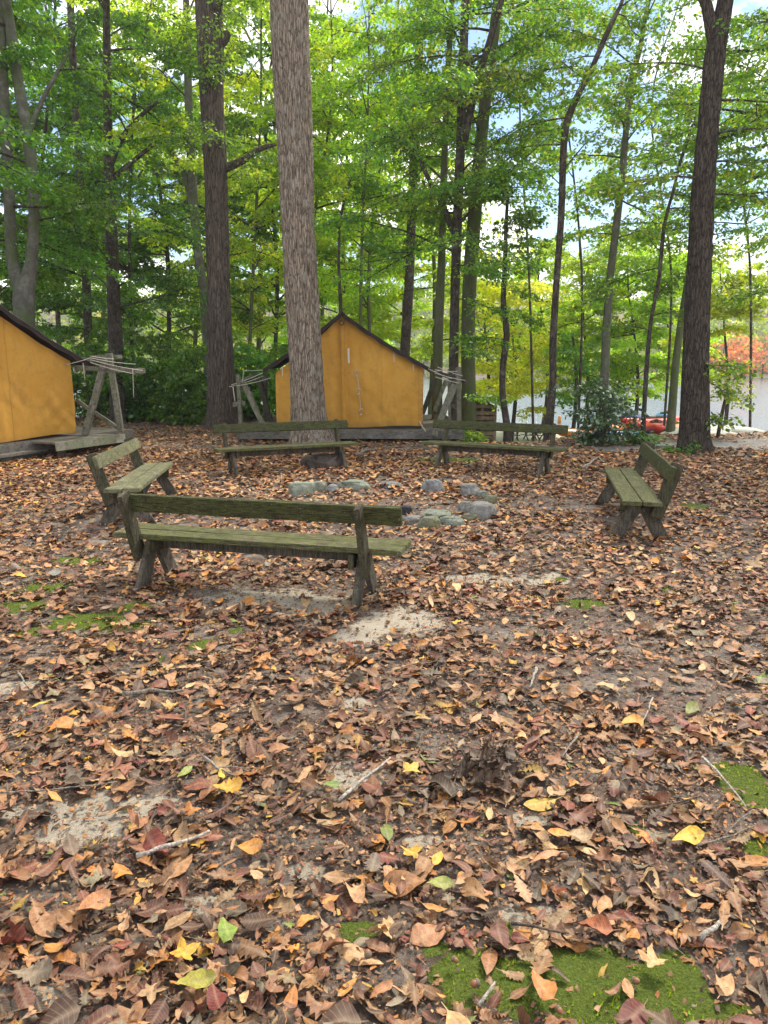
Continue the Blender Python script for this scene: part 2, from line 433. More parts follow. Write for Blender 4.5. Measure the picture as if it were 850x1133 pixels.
def scatter_leaves(tmpl, pos, yaw, pitch, roll, size, kx, ky, twist, cols, wscale):
    """returns V, faces list, uv, col"""
    V2, Fs = tmpl; n = len(pos); m = len(V2)
    u = np.broadcast_to(V2[:,0], (n, m)); v = np.broadcast_to(V2[:,1], (n, m))*wscale[:,None]
    rn = R.uniform(-1, 1, (n, m))*.022
    kx = kx[:,None]; ky = ky[:,None]
    ang = v*ky
    y = np.where(np.abs(ky) < 1e-3, v, np.sin(ang)/np.where(np.abs(ky) < 1e-3, 1, ky)); z = np.where(np.abs(ky) < 1e-3, 0, (1-np.cos(ang))/np.where(np.abs(ky) < 1e-3, 1, ky))
    uu = u-.5; a2 = uu*kx
    kxs = np.where(np.abs(kx) < 1e-3, 1, kx)
    x = np.sin(a2)*(1/kxs) ; z2 = (1-np.cos(a2))/kxs
    # profile normal offset
    x = x - z*np.sin(a2); z = z2 + z*np.cos(a2)
    z = z + twist[:,None]*uu*v*2 + rn*(np.abs(v) > .03)*1.6
    P = np.stack([x, y, z], 2)*size[:,None,None]
    cr, sr = np.cos(roll), np.sin(roll); cp, sp = np.cos(pitch), np.sin(pitch); cy, sy = np.cos(yaw), np.sin(yaw)
    X, Y, Z = P[...,0], P[...,1], P[...,2]
    Y, Z = Y*cr[:,None]-Z*sr[:,None], Y*sr[:,None]+Z*cr[:,None]
    X, Z = X*cp[:,None]+Z*sp[:,None], -X*sp[:,None]+Z*cp[:,None]
    X, Y = X*cy[:,None]-Y*sy[:,None], X*sy[:,None]+Y*cy[:,None]
    W = np.stack([X+pos[:,0:1], Y+pos[:,1:2], Z+pos[:,2:3]], 2)
    # keep leaves from digging far below the soil
    g = (pos[:,2:3]-size[:,None]*.10)
    W[...,2] = np.maximum(W[...,2], g)
    Fs = Fs if isinstance(Fs, tuple) else (Fs,)
    off = (np.arange(n)*m)[:,None,None]
    FF = [(f[None]+off).reshape(-1, f.shape[1]) for f in Fs]
    uv = np.stack([u, np.broadcast_to(V2[:,1], (n, m))], 2).reshape(-1, 2)
    C = np.repeat(cols*np.array([.90,.85,.74]), m, 0)
    return W.reshape(-1, 3), FF, uv, C
T_OVAL = tmpl_strip(*outline_oval()); T_WIDE = tmpl_strip(*outline_serr()); T_OAK = tmpl_strip(*outline_oak()); T_STAR = tmpl_star()
T_FAR = tmpl_strip(*outline_oval(4, .28))
T_NARR = tmpl_strip(*outline_oval(7, .15, .5))

def join_parts(parts):
    V = []; F3 = []; F4 = []; UV = []; C = []; b = 0
    for W, FF, uv, c in parts:
        V.append(W); UV.append(uv); C.append(c)
        for f in FF: (F3 if f.shape[1] == 3 else F4).append(f+b)
        b += len(W)
    fs = ([np.concatenate(F3)] if F3 else []) + ([np.concatenate(F4)] if F4 else [])
    return np.concatenate(V), fs, np.concatenate(UV), np.concatenate(C)

def build_litter():
    parts = []
    bands = [(.9, 3.2, 820, 0), (3.2, 5.5, 760, 0), (5.5, 9, 560, 1), (9, 14, 400, 2), (14, 19, 170, 2), (19, 26, 70, 2)]
    for y0, y1, dens, lvl in bands:
        wx = lambda y: .62*y+2.4
        A = (y1-y0)*2*wx(y1); n = int(A*dens)
        x = R.uniform(-wx(y1), wx(y1), n); y = R.uniform(y0, y1, n)
        keep = np.abs(x) < wx(y)
        sd = patch(SAND, x, y, .65, 1); ms = patch(MOSS, x, y, .65, 2); ba = patch(BARE, x, y, .35, 3); pa = patch(PATH, x, y, .35, 4)
        cl = fbm(x*2.6, y*2.6, 0, 9)
        p = (1-.90*sd)*(1-.90*np.clip(ms*1.2,0,1))*(1-.62*ba)*(1-.8*pa)*np.clip(.30+1.9*(cl-.22), .25, 1)
        keep &= R.uniform(0, 1, n) < p
        keep &= gz(x, y) > -1.2
        # off the platforms
        keep &= ~((y > 15.6) & (x > -2.6) & (x < 1.3))
        x = x[keep]; y = y[keep]; n = len(x)
        if lvl == 0: kinds = [(T_OVAL, .30, .085), (T_WIDE, .22, .08), (T_OAK, .17, .10), (T_STAR, .10, .095), (T_NARR, .21, .08)]
        elif lvl == 1: kinds = [(T_OVAL, .5, .09), (T_OAK, .2, .10), (T_STAR, .1, .09), (T_FAR, .2, .08)]
        else: kinds = [(T_FAR, 1.0, .092)]
        ch = R.choice(len(kinds), n, p=[k[1] for k in kinds])
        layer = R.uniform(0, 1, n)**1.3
        for ki, (T, _, s0) in enumerate(kinds):
            m = ch == ki; k = int(m.sum())
            if not k: continue
            size = s0*R.lognormal(-.26, .42, k)*(.92 if lvl < 2 else 1.15)
            size = np.clip(size, .022, .145)
            xx, yy = x[m], y[m]
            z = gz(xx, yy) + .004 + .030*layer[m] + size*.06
            curl = R.choice([0, 1, 2], k, p=[.48, .37, .15])
            ky = np.where(curl == 0, R.uniform(-1.2, 1.2, k), np.where(curl == 1, R.uniform(1.5, 4.5, k)*R.choice([-1, 1], k), R.uniform(5, 10, k)))
            if T is T_STAR: ky *= .6
            kx = R.normal(0, .8, k); 
            cols = litter_colors(k, R, min(1, (y0-1)/10))
            if T is T_STAR:
                yel = R.uniform(0, 1, k) < .06; cols[yel] = np.array([.72,.42,.055])*R.uniform(.7, 1.1, (int(yel.sum()), 1))
            elif T is T_OAK:
                cols = cols*np.array([.72,.74,.8])
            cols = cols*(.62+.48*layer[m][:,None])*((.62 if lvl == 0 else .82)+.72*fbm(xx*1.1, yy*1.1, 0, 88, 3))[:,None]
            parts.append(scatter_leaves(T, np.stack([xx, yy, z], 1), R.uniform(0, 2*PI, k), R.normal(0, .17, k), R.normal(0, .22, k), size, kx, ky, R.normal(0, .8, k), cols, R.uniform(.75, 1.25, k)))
    # crumbs and broken bits
    for y0, y1, dens in ((.9, 3.2, 3600), (3.2, 6, 1500)):
        n = int((y1-y0)*2*(.62*y1+.6)*dens); x = R.uniform(-(.62*y1+.6), .62*y1+.6, n); y = R.uniform(y0, y1, n)
        ms = patch(MOSS, x, y, .65, 2); sd = patch(SAND, x, y, .65, 1); k_ = R.uniform(0, 1, n) < (1-.9*ms)*(1-.35*sd); x = x[k_]; y = y[k_]; n = len(x)
        V2 = np.array([(0, .3), (.1, -.25), (.8, -.4), (1.0, .2)]); T = (V2, np.array([(0, 1, 2, 3)]))
        parts.append(scatter_leaves(T, np.stack([x, y, gz(x, y)+R.uniform(.004, .018, n)], 1), R.uniform(0, 2*PI, n), R.normal(0, .4, n), R.normal(0, .5, n), R.uniform(.007, .026, n), R.normal(0, .5, n), R.normal(0, 1, n), R.normal(0, .5, n), litter_colors(n, R)*.8, R.uniform(.3, 1.2, n)))
    V, fs, uv, C = join_parts(parts)
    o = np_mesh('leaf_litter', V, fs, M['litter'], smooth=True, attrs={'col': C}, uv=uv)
    tag(o, 'carpet of fallen brown tan and orange leaves over the clearing', 'leaf litter', kind='stuff')
    # moss tufts
    n = 150000; x = R.uniform(-4.2, 4.2, n); y = R.uniform(1.2, 6.2, n)
    ms = patch(MOSS, x, y, .65, 2); k_ = R.uniform(0, 1, n) < ms*np.clip(2.2*(fbm(x*14, y*14, 0, 71)-.3), 0, 1)*1.3; x = x[k_]; y = y[k_]; n = len(x)
    h = R.uniform(.006, .016, n)*(.6+.9*fbm(x*8, y*8, 0, 72)); a = R.uniform(0, PI, n); w = R.uniform(.002, .0045, n); lx, ly = R.normal(0, .4, n)*h, R.normal(0, .4, n)*h
    z = gz(x, y)+.004
    V = np.stack([np.stack([x-w*np.cos(a), y-w*np.sin(a), z], 1), np.stack([x+w*np.cos(a), y+w*np.sin(a), z], 1), np.stack([x+lx, y+ly, z+h+.004], 1)], 1).reshape(-1, 3)
    cc = np.array([(.13,.18,.026)])*R.uniform(.6, 1.8, (n, 1))*R.uniform(.85, 1.15, (n, 3))
    o = np_mesh('moss', V, np.arange(3*n).reshape(n, 3), M['leaf'], attrs={'col': np.repeat(cc, 3, 0)})
    tag(o, 'low bright green moss growing in patches on the soil', 'moss', kind='stuff')
build_litter()

# single leaves that stand out, and the acorns
def single_leaf(px, py, T, size, yaw, col, label, ky=1.0, kx=.5, w=1.0, name='fallen_leaf', pitch=.05, roll=.1):
    x, y, _ = G(px, py, .02)
    a = lambda v: np.array([v], float)
    W, FF, uv, C = scatter_leaves(T, np.array([[0., 0., 0.]]), a(yaw), a(pitch), a(roll), a(size), a(kx*1.6), a(ky*1.8), a(.9), np.array([col]), a(w))
    C = C*np.array([.80,.74,.85])
    o = np_mesh(name, W, FF, M['litter'], smooth=True, attrs={'col': C}, uv=uv)
    o.location = (x, y, gzf(x, y)+.045+size*.06); tag(o, label, 'leaf')
single_leaf(252, 1040, T_WIDE, .10, 2.0, (.25,.42,.06), 'fresh green leaf standing out in the brown litter near the bottom', .6, .3, .95)
single_leaf(218, 1102, T_WIDE, .11, .3, (.36,.38,.05), 'olive yellow leaf curled among brown leaves at bottom left', 1.5, .4)
single_leaf(600, 1102, T_WIDE, .105, 1.9, (.66,.30,.09), 'orange tan leaf lying on the moss between two moss patches', 1.6, .5)
single_leaf(205, 1068, T_STAR, .11, .6, (.78,.48,.05), 'bright yellow lobed leaf left of the olive yellow leaf', .6, .6)
single_leaf(190, 790, T_STAR, .12, 2.2, (.74,.46,.14), 'pale yellow lobed leaf beside the upper lichen covered stick', .5, .5)
single_leaf(700, 808, T_WIDE, .13, .5, (.78,.46,.10), 'large golden leaf in the open soil right of centre', 1.2, .4, 1.1)
single_leaf(456, 857, T_STAR, .12, 1.0, (.78,.58,.10), 'yellow star shaped leaf left of the dark dried leaf cluster', .4, .4)
single_leaf(455, 948, T_STAR, .11, 2.6, (.75,.48,.06), 'yellow star shaped leaf below the dark dried leaf cluster', .5, .6)
single_leaf(250, 880, T_OAK, .14, .1, (.75,.45,.05), 'long yellow orange lobed leaf near the sandy patch', .8, .8)
single_leaf(770, 612, T_STAR, .10, .1, (.6,.62,.12), 'yellow green leaf on the ground right of the right bench', .4, .4)
single_leaf(205, 865, T_NARR, .10, 1.2, (.30,.42,.08), 'slender green leaf standing on edge above the sandy patch', 1.4, .3, 1.2)
single_leaf(487, 985, T_WIDE, .09, .1, (.34,.42,.10), 'light green leaf half under tan leaves left of the moss', .9, .3)
single_leaf(366, 873, T_OVAL, .08, .1, (.20,.36,.07), 'small green leaf beside the thin twig above centre', .9, .3)
single_leaf(655, 1035, T_WIDE, .115, 2.8, (.42,.14,.05), 'rust brown curled leaf at the edge of the moss', 2.6, .3)
single_leaf(722, 1070, T_STAR, .11, 1.4, (.78,.52,.24), 'peach coloured star shaped leaf on the moss', .7, .9)
single_leaf(240, 1118, T_WIDE, .09, 2.0, (.20,.035,.025), 'deep red leaf lying beside the olive yellow leaf', .8, .4)
single_leaf(58, 638, T_WIDE, .14, .2, (.33,.38,.33), 'broad grey green leaf on the litter left of the near bench', .3, .2, 1.3)
single_leaf(640, 932, T_WIDE, .10, .1, (.52,.40,.22), 'dull buff leaf lying flat right of centre', .8, .3)
single_leaf(105, 1015, T_WIDE, .12, .9, (.55,.28,.12), 'large orange brown leaf in the lower left litter', .9, .7, 1.1)

def plain(name, c, rough=.6, c2=None, sc=8, bump=0, spec=.3):
    n = N(name)
    if c2 is not None:
        f_ = n.noise(n.coord(), sc, 5, .65); col = n.mix(f_, c, c2)
        return n.finish(col, rough, n.bump(f_, bump, .01) if bump else None, spec)
    return n.finish(c, rough, None, spec)
M['acorn'] = plain('acorn_shell', (.16,.07,.035), .4, (.30,.14,.06), 60)
M['acorn_cap'] = plain('acorn_cap', (.12,.085,.055), .9, (.22,.16,.11), 120, .4)
def build_acorns():
    def lathe(prof, n=10):
        mb = MB(); vs = []; fs = []
        for z, r in prof:
            for k in range(n): vs.append((r*math.cos(2*PI*k/n), r*math.sin(2*PI*k/n), z))
        for i in range(len(prof)-1):
            for k in range(n): fs.append((n*i+k, n*i+(k+1) % n, n*(i+1)+(k+1) % n, n*(i+1)+k))
        mb.add(vs, fs); return mb
    nut = lathe([(-.001,.0005),(0,.0055),(.004,.0085),(.009,.0088),(.014,.006),(.017,.0015),(.0185,.0004)])
    cap = lathe([(-.006,.0006),(-.0055,.005),(-.002,.0092),(.002,.0098),(.0035,.0088)])
    lab = 'small brown acorn lying in the leaf litter'
    root = thing('acorn', lab, 'acorn', group='acorns scattered in the leaf litter')
    a = nut.build('nut', M['acorn'], root, smooth=True); b = cap.build('cap', M['acorn_cap'], root, smooth=True)
    spots = [(330,965),(262,960),(120,938),(236,988),(350,1060),(275,1095),(300,1040),(527,958),(625,950),(590,925),(680,960),(730,930),(625,985),(560,970),(205,905),(180,925),(365,950),(345,975),(350,1000),(527,1092),(618,1120),
             (704,1085),(505,1064),(498,1030),(770,985),(820,1000),(840,1050),(430,690),(455,700),(440,710),(410,700),(425,682),(465,690),(395,690),(445,680),(535,868),(592,872),(610,900),(640,990),(395,915),(90,960),(60,985),(150,1010),(410,1060),(470,1010),(570,1000),(320,905),(300,925),(690,880),(750,900)]
    for i, (px, py) in enumerate(spots):
        x, y, _ = G(px+random.uniform(-4, 4), py+random.uniform(-3, 3), .03)
        if i == 0: o = root
        else:
            o = root.copy(); COL.objects.link(o)
            for ch in (a, b):
                c = ch.copy(); COL.objects.link(c); c.parent = o
        s = random.uniform(.9, 1.25)
        o.location = (x, y, gzf(x, y)+(.042 if i % 3 else .03) if py > 720 else gzf(x, y)+.012); o.scale = (s, s, s)
        o.rotation_euler = (random.uniform(1.1, 1.9), random.uniform(-.4, .4), random.uniform(0, 6.28))
build_acorns()

M['stick'] = bark_mat('dead_stick_bark', (.16,.13,.10), (.36,.31,.25), (.4,.42,.36), (40,40,20), .6, .003)
M['stick_pale'] = bark_mat('pale_stick_bark', (.32,.28,.23), (.52,.47,.40), None, (40,40,20), .5, .003)
M['stick_dark'] = bark_mat('dark_twig_bark', (.07,.05,.04), (.17,.13,.10), None, (40,40,20), .5, .003)
def stick(pp, r, mat, label, z=.04, fork=None):
    pts = [G(px, py, z) for px, py in pp]
    P = [Vector((p[0], p[1], gzf(p[0], p[1])+z+random.uniform(-.006, .012))) for p in pts]
    Q = []
    for i in range(len(P)-1):
        for t in (0, .33, .66): 
            q = P[i].lerp(P[i+1], t); Q.append(q + Vector([random.uniform(-.3, .3)*r*2 for _ in range(3)]))
    Q.append(P[-1])
    rr = [r*(1-.5*i/(len(Q)-1))*random.uniform(.88, 1.12) for i in range(len(Q))]
    mb = MB(); mb.tube(Q, rr, 8)
    if fork:
        m_ = Q[len(Q)//2]; e = G(*fork, z); mb.tube([m_, m_.lerp(Vector((e[0], e[1], gzf(e[0], e[1])+z)), .5)+Vector((0,0,.01)), (e[0], e[1], gzf(e[0], e[1])+z)], [r*.6, r*.45, r*.25], 6)
    o = mb.build('stick', M[mat], smooth=True, origin=Q[0]); tag(o, label, 'stick')
stick([(152,950),(190,938),(232,922)], .010, 'stick_pale', 'pale straight stick lying below the sandy patch at left')
stick([(137,771),(170,768),(203,764)], .012, 'stick', 'lichen spotted stick lying level left of centre')
stick([(374,882),(400,862),(432,838)], .008, 'stick_pale', 'pale thin stick slanting left of the dark dried leaf cluster')
stick([(222,838),(240,850),(262,860)], .005, 'stick', 'thin grey twig slanting down above the long yellow leaf', fork=(280,852))
stick([(722,773),(716,790),(708,803)], .005, 'stick_pale', 'curved pale twig above the large golden leaf')
stick([(778,838),(800,862),(826,892)], .006, 'stick_pale', 'long thin twig slanting down beside the right hand moss')
stick([(640,813),(630,826),(622,838)], .005, 'stick', 'short grey twig in the open soil below centre right')
stick([(594,741),(590,750),(586,760)], .008, 'stick_pale', 'short pale stick standing out on bare soil behind the dark leaf cluster')
stick([(531,1110),(548,1088)], .006, 'stick_pale', 'short pale twig lying on the moss at the bottom')
stick([(775,1031),(797,1014)], .010, 'stick_pale', 'broken pale stick end in the lower right litter')
stick([(0,884),(40,878),(95,873),(130,868)], .004, 'stick', 'long thin rootlet crossing the sand at the left edge')
stick([(566,1018),(600,1026),(630,1030)], .005, 'stick_dark', 'dark bent twig above the bottom moss patches')
stick([(770,935),(800,925),(835,912)], .004, 'stick', 'thin forked twig at the right edge below the moss', fork=(832,895))
stick([(425,868),(470,866),(500,862)], .004, 'stick_dark', 'thin dark twig pointing at the dried leaf cluster')
stick([(645,517),(655,510),(662,506),(668,511)], .018, 'stick_pale', 'bleached crooked branch on the ground at the foot of the bush', .06)
stick([(395,503),(405,499),(417,496)], .035, 'stick', 'grey log end lying behind the gap between the two far benches', .05)
stick([(20,745),(32,760)], .006, 'stick', 'short grey twig at the far left beneath the moss patch')
stick([(690,895),(740,890),(775,882)], .006, 'stick_dark', 'brown twig lying level across the litter at right')

def leaf_cluster():
    x, y, _ = G(543, 862, 0); z = gzf(x, y)
    root = thing('dried_leaf_cluster', 'dark clump of curled dead oak leaves still on their twig', 'leaf clump', (x, y, z))
    rng = np.random.default_rng(5); n = 75
    az = rng.uniform(0, 2*PI, n); rr = rng.uniform(.0, .13, n); hh = .02+.15*(1-rr/.15)*rng.uniform(.3, 1, n)
    pos = np.stack([rr*np.cos(az), rr*np.sin(az), hh], 1)
    cols = np.array([(.085,.055,.042)])*rng.uniform(.5, 2.3, (n, 1))
    W, FF, uv, C = scatter_leaves(T_OAK, pos, az+rng.normal(0, .6, n), rng.uniform(.1, 1.3, n), rng.normal(0, .7, n), rng.uniform(.07, .13, n), rng.uniform(.5, 2.5, n), rng.uniform(-6, 6, n), rng.normal(0, 1, n), cols, rng.uniform(.7, 1.1, n))
    W[:,2] = np.maximum(W[:,2], .0)
    np_mesh('leaves', W, FF, M['litter'], root, True, {'col': C}, uv)
    mb = MB(); mb.tube([(-.15,.02,.03),(-.05,0,.06),(.06,-.02,.09),(.13,.02,.07)], [.004,.005,.004,.002], 6); mb.build('twig', M['stick_dark'], root, smooth=True)
leaf_cluster()

# ------------------------------------------------------------------ stones
M['stone'] = None
def stone_mat(name, c0, c1, moss=0.0, bands=True):
    n = N(name); v = n.coord((1,1,1)); a = n.noise(v, 7, 7, .7); b = n.noise(v, 40, 4, .6)
    col = n.mix(n.ramp(a, [(.3, 0), (.7, 1)]), c0, c1); col = n.mix(n.ramp(b, [(.35, .5), (.5, 0)]), col, tuple(x*.5 for x in c0))
    if moss: col = n.mix(n.math('MULTIPLY', n.ramp(n.noise(v, 9, 5, .7), [(.4, 0), (.6, 1)]), moss), col, (.16,.16,.06))
    return n.finish(col, .9, n.bump(n.math('ADD', a, n.math('MULTIPLY', b, .4)), .8, .03), .25)
SM = {'grey': stone_mat('grey_stone', (.14,.135,.12), (.35,.335,.30)), 'green': stone_mat('green_grey_stone', (.15,.165,.13), (.36,.385,.31), .35), 'blue': stone_mat('blue_grey_stone', (.15,.15,.145), (.36,.36,.345)),
      'moss': stone_mat('mossy_stone', (.14,.14,.10), (.30,.29,.21), .8), 'dark': stone_mat('charred_stone', (.025,.025,.028), (.07,.07,.075)), 'tan': stone_mat('tan_stone', (.30,.25,.2), (.48,.42,.35)), 'brown': stone_mat('brown_stone', (.07,.055,.045), (.17,.135,.11))}
def rock(px, py, w, h, kind, label, seed, name='stone', depth=None, Y=None):
    x, y, _ = G(px, py+h/2, 0) if Y is None else (D(px, py, Y)[0], Y, 0)
    s = math.hypot(y, 1.4)/F
    hw = w*s/2; hz = max(.03, h*s*.85); dp = depth or hw*.75
    bm = bmesh.new(); bmesh.ops.create_icosphere(bm, subdivisions=4, radius=1)
    V = np.array([v.co for v in bm.verts])
    q = np.sign(V)*np.abs(V)**.7
    q /= np.maximum(1, np.linalg.norm(q, axis=1, keepdims=True)**.6)
    d = .62+.7*fbm(V[:,0]*1.4+seed*3.1, V[:,1]*1.4, V[:,2]*1.4, seed, 2)+.42*(fbm(V[:,0]*4+seed, V[:,1]*4, V[:,2]*4, seed+3, 3)-.5)
    q = q*d[:,None]; q[:,2] = np.minimum(q[:,2], .72+.12*fbm(V[:,0]*3, V[:,1]*3, 0, seed+8))
    q = q*np.array([hw, dp, hz*1.05])
    for v, c in zip(bm.verts, q): v.co = c
    me = bpy.data.meshes.new(name); bm.to_mesh(me); bm.free(); me.materials.append(SM[kind])
    for p in me.polygons: p.use_smooth = True
    o = bpy.data.objects.new(name, me); COL.objects.link(o); o.location = (x, y+dp*.6, gzf(x, y)+hz*.22); o.rotation_euler = (0, 0, random.uniform(-.3, .3)); tag(o, label, 'stone', group='stones of the fire ring')
ST = [(333,541,30,17,'green','squarish green grey stone at the left end of the fire ring'),
 (354,538,16,12,'green','small mossy stone right of the squarish stone at the ring left end'),
 (368,540,14,10,'blue','little blue grey stone beside the long flat stone of the far row'),
 (391,536,36,11,'green','long flat green grey slab in the far row of the ring'),
 (434,535,22,6,'grey','low flat stone barely above the leaves in the far row'),
 (479,536,23,17,'blue','round blue grey stone right of the far row'),
 (519,541,22,15,'grey','rounded pale stone in front of the far right bench'),
 (534,546,14,9,'green','small grey stone right of the rounded pale stone'),
 (543,553,16,12,'moss','yellow mossy stone behind the largest stone of the ring'),
 (515,560,16,14,'grey','left shoulder stone touching the largest stone of the ring'),
 (534,566,36,20,'grey','largest grey boulder at the right end of the fire ring'),
 (521,573,18,10,'moss','mossy brown stone leaning on the front of the largest boulder'),
 (502,577,28,12,'green','flat green slab in the near right row of the ring'),
 (477,578,24,14,'moss','mossy yellow green stone left of the flat green slab'),
 (484,569,34,8,'green','thin flat slab behind the mossy yellow green stone'),
 (455,573,22,9,'grey','flat grey stone just right of the near bench end'),
 (449,563,14,11,'dark','small charred black stone beside the near backrest end'),
 (385,572,28,9,'grey','flat pale stone seen below the near backrest'),
 (365,572,18,8,'dark','dark stone seen below the near backrest plank'),
 (347,570,22,8,'tan','tan stone seen below the near backrest left of the dark one'),
 (420,572,20,7,'grey','flat stone seen right of the near bench post')]
for i, (px, py, w, h, k, l) in enumerate(ST): rock(px, py, w, h, k, l, i+1)
rock(356, 511, 46, 17, 'brown', 'broad dark brown boulder behind the far left bench', 77, 'boulder', .25)
rock(735, 494, 26, 5, 'grey', 'flat grey slab at the edge of the path by the big right tree', 51, 'stone_slab')
for o in bpy.data.objects:
    if o.name in ('boulder', 'stone_slab') and 'group' in o: del o['group']

# ------------------------------------------------------------------ benches
def bench(cx, cy, ang, L, label, mats, inset=(.30,.30), seatz=.41, backz=.73, seed=0, ext=(0,0), tilt=0):
    """local: x along the seat, +y is the way a sitter faces"""
    rng = random.Random(seed)
    t = thing('park_bench', label, 'bench', (cx, cy, gzf(cx, cy)-.005), ang, 'mossy wooden benches around the fire ring')
    t.rotation_euler = (0, tilt, ang)
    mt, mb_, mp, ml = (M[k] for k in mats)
    h = L/2; th = .039
    for (y0, w) in ((-.088, .168), (.088, .168)):
        m = MB(); e0, e1 = rng.uniform(-.012, .012), rng.uniform(-.012, .012)
        m.beam((-h+e0, y0, seatz-th/2), (h+e1, y0, seatz-th/2+rng.uniform(-.004, .004)), w, th, seg=10, wob=.0022, rng=rng)
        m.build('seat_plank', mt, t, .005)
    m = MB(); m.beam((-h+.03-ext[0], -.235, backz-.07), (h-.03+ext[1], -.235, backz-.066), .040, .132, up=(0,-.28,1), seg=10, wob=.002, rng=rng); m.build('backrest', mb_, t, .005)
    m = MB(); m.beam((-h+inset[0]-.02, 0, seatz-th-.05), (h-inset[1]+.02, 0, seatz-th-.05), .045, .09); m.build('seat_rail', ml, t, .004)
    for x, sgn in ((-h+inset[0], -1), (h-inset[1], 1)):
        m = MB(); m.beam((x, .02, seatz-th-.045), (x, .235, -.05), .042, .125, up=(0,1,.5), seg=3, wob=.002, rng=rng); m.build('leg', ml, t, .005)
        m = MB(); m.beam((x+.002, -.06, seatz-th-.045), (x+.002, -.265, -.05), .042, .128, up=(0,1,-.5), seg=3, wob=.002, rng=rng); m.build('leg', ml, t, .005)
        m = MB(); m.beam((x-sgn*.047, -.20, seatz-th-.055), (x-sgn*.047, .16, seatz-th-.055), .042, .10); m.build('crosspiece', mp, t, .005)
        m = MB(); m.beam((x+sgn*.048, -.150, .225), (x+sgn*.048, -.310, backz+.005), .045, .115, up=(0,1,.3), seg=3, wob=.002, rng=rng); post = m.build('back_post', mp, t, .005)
        for zf in (.72, .90):
            yb = -.150-.16*zf; zb_ = .225+(backz+.005-.225)*zf; m = MB(); m.tube([(x+sgn*.048, yb-.072, zb_-.02), (x+sgn*.048, yb-.056, zb_-.014)], .011, 8); m.build('bolt', M['pole_dark'], post)
    return t
A = ('bench_top', 'bench_back', 'bench_post', 'bench_leg'); B = ('bench_pale', 'bench_pale', 'bench_post', 'bench_leg')
bench(-.915, 5.26, rad(-15), 2.2, 'nearest bench seen from behind with its back to the camera', A, (.25,.29), seed=1, ext=(-.09,.06))
bench(-2.70, 8.18, rad(-90+6), 1.95, 'bench at left turned right with pale algae on its backrest', B, (.22,.22), seed=2)
bench(-1.46, 11.2, rad(180+25), 2.2, 'bench at the back in front of the thick shaggy trunk', A, (.25,.25), .40, .73, seed=3)
bench(1.64, 11.25, rad(180-29), 2.25, 'bench at the back between the tan tent and the leafy bush', A, (.30,.30), .40, .72, seed=4)
bench(2.56, 7.62, rad(90-12), 2.25, 'bench at right seen end on facing the fire ring', A, (.28,.22), seed=5)

# ------------------------------------------------------------------ tents
def canvas_mat():
    n = N('tan_canvas'); v = n.coord((1,1,1)); a = n.noise(v, 1.6, 5, .6); b = n.noise(v, 14, 5, .65); w = n.noise(v, 420, 2, .5)
    col = n.mix(n.ramp(a, [(.3, 0), (.7, 1)]), (.60,.30,.05), (.72,.385,.075)); col = n.mix(n.ramp(b, [(.55, 0), (.8, .5)]), col, (.30,.16,.05))
    sep = n.n.new('ShaderNodeSeparateXYZ'); n.l.new(v, sep.inputs[0])
    fr_ = n.math('FRACT', n.math('DIVIDE', n.math('ADD', sep.outputs[0], 20.33), .78)); seam = n.ramp(fr_, [(.0, 1), (.018, 0)])
    col = n.mix(n.math('MULTIPLY', seam, .55), col, (.25,.13,.035))
    st = n.ramp(n.noise(n.coord((1.2,1.2,.45)), 3.2, 6, .75), [(.52, 0), (.72, .5)])
    col = n.mix(st, col, (.36,.20,.06))
    dirt = n.ramp(n.math('ADD', sep.outputs[2], n.math('MULTIPLY', b, .12)), [(.28, .55), (.5, 0)])
    col = n.mix(dirt, col, (.20,.125,.055))
    p = n.n.new('ShaderNodeBsdfPrincipled'); n.l.new(col, p.inputs['Base Color']); p.inputs['Roughness'].default_value = .85; p.inputs['Specular IOR Level'].default_value = .15
    n.l.new(n.bump(n.math('ADD', n.math('MULTIPLY', b, .6), n.math('MULTIPLY', w, .1)), .3, .012), p.inputs['Normal'])
    t = n.node('ShaderNodeBsdfTranslucent', Color=col); mx = n.n.new('ShaderNodeMixShader'); mx.inputs[0].default_value = .15
    n.l.new(p.outputs[0], mx.inputs[1]); n.l.new(t.outputs[0], mx.inputs[2]); n.l.new(mx.outputs[0], n.out.inputs['Surface']); return n.m
M['canvas'] = canvas_mat()
M['fly'] = plain('dark_brown_fly_canvas', (.022,.016,.014), .8, (.05,.038,.033), 5, .3)
M['rope'] = plain('pale_rope', (.42,.38,.32), .9, (.55,.5,.43), 60)
M['tape'] = plain('white_tape', (.62,.58,.5), .9)
M['gap'] = plain('shadowed_floor_timber', (.04,.033,.028), .9, (.07,.06,.05), 20)  # timber tone darkened to paint in the shade under canvas and decks
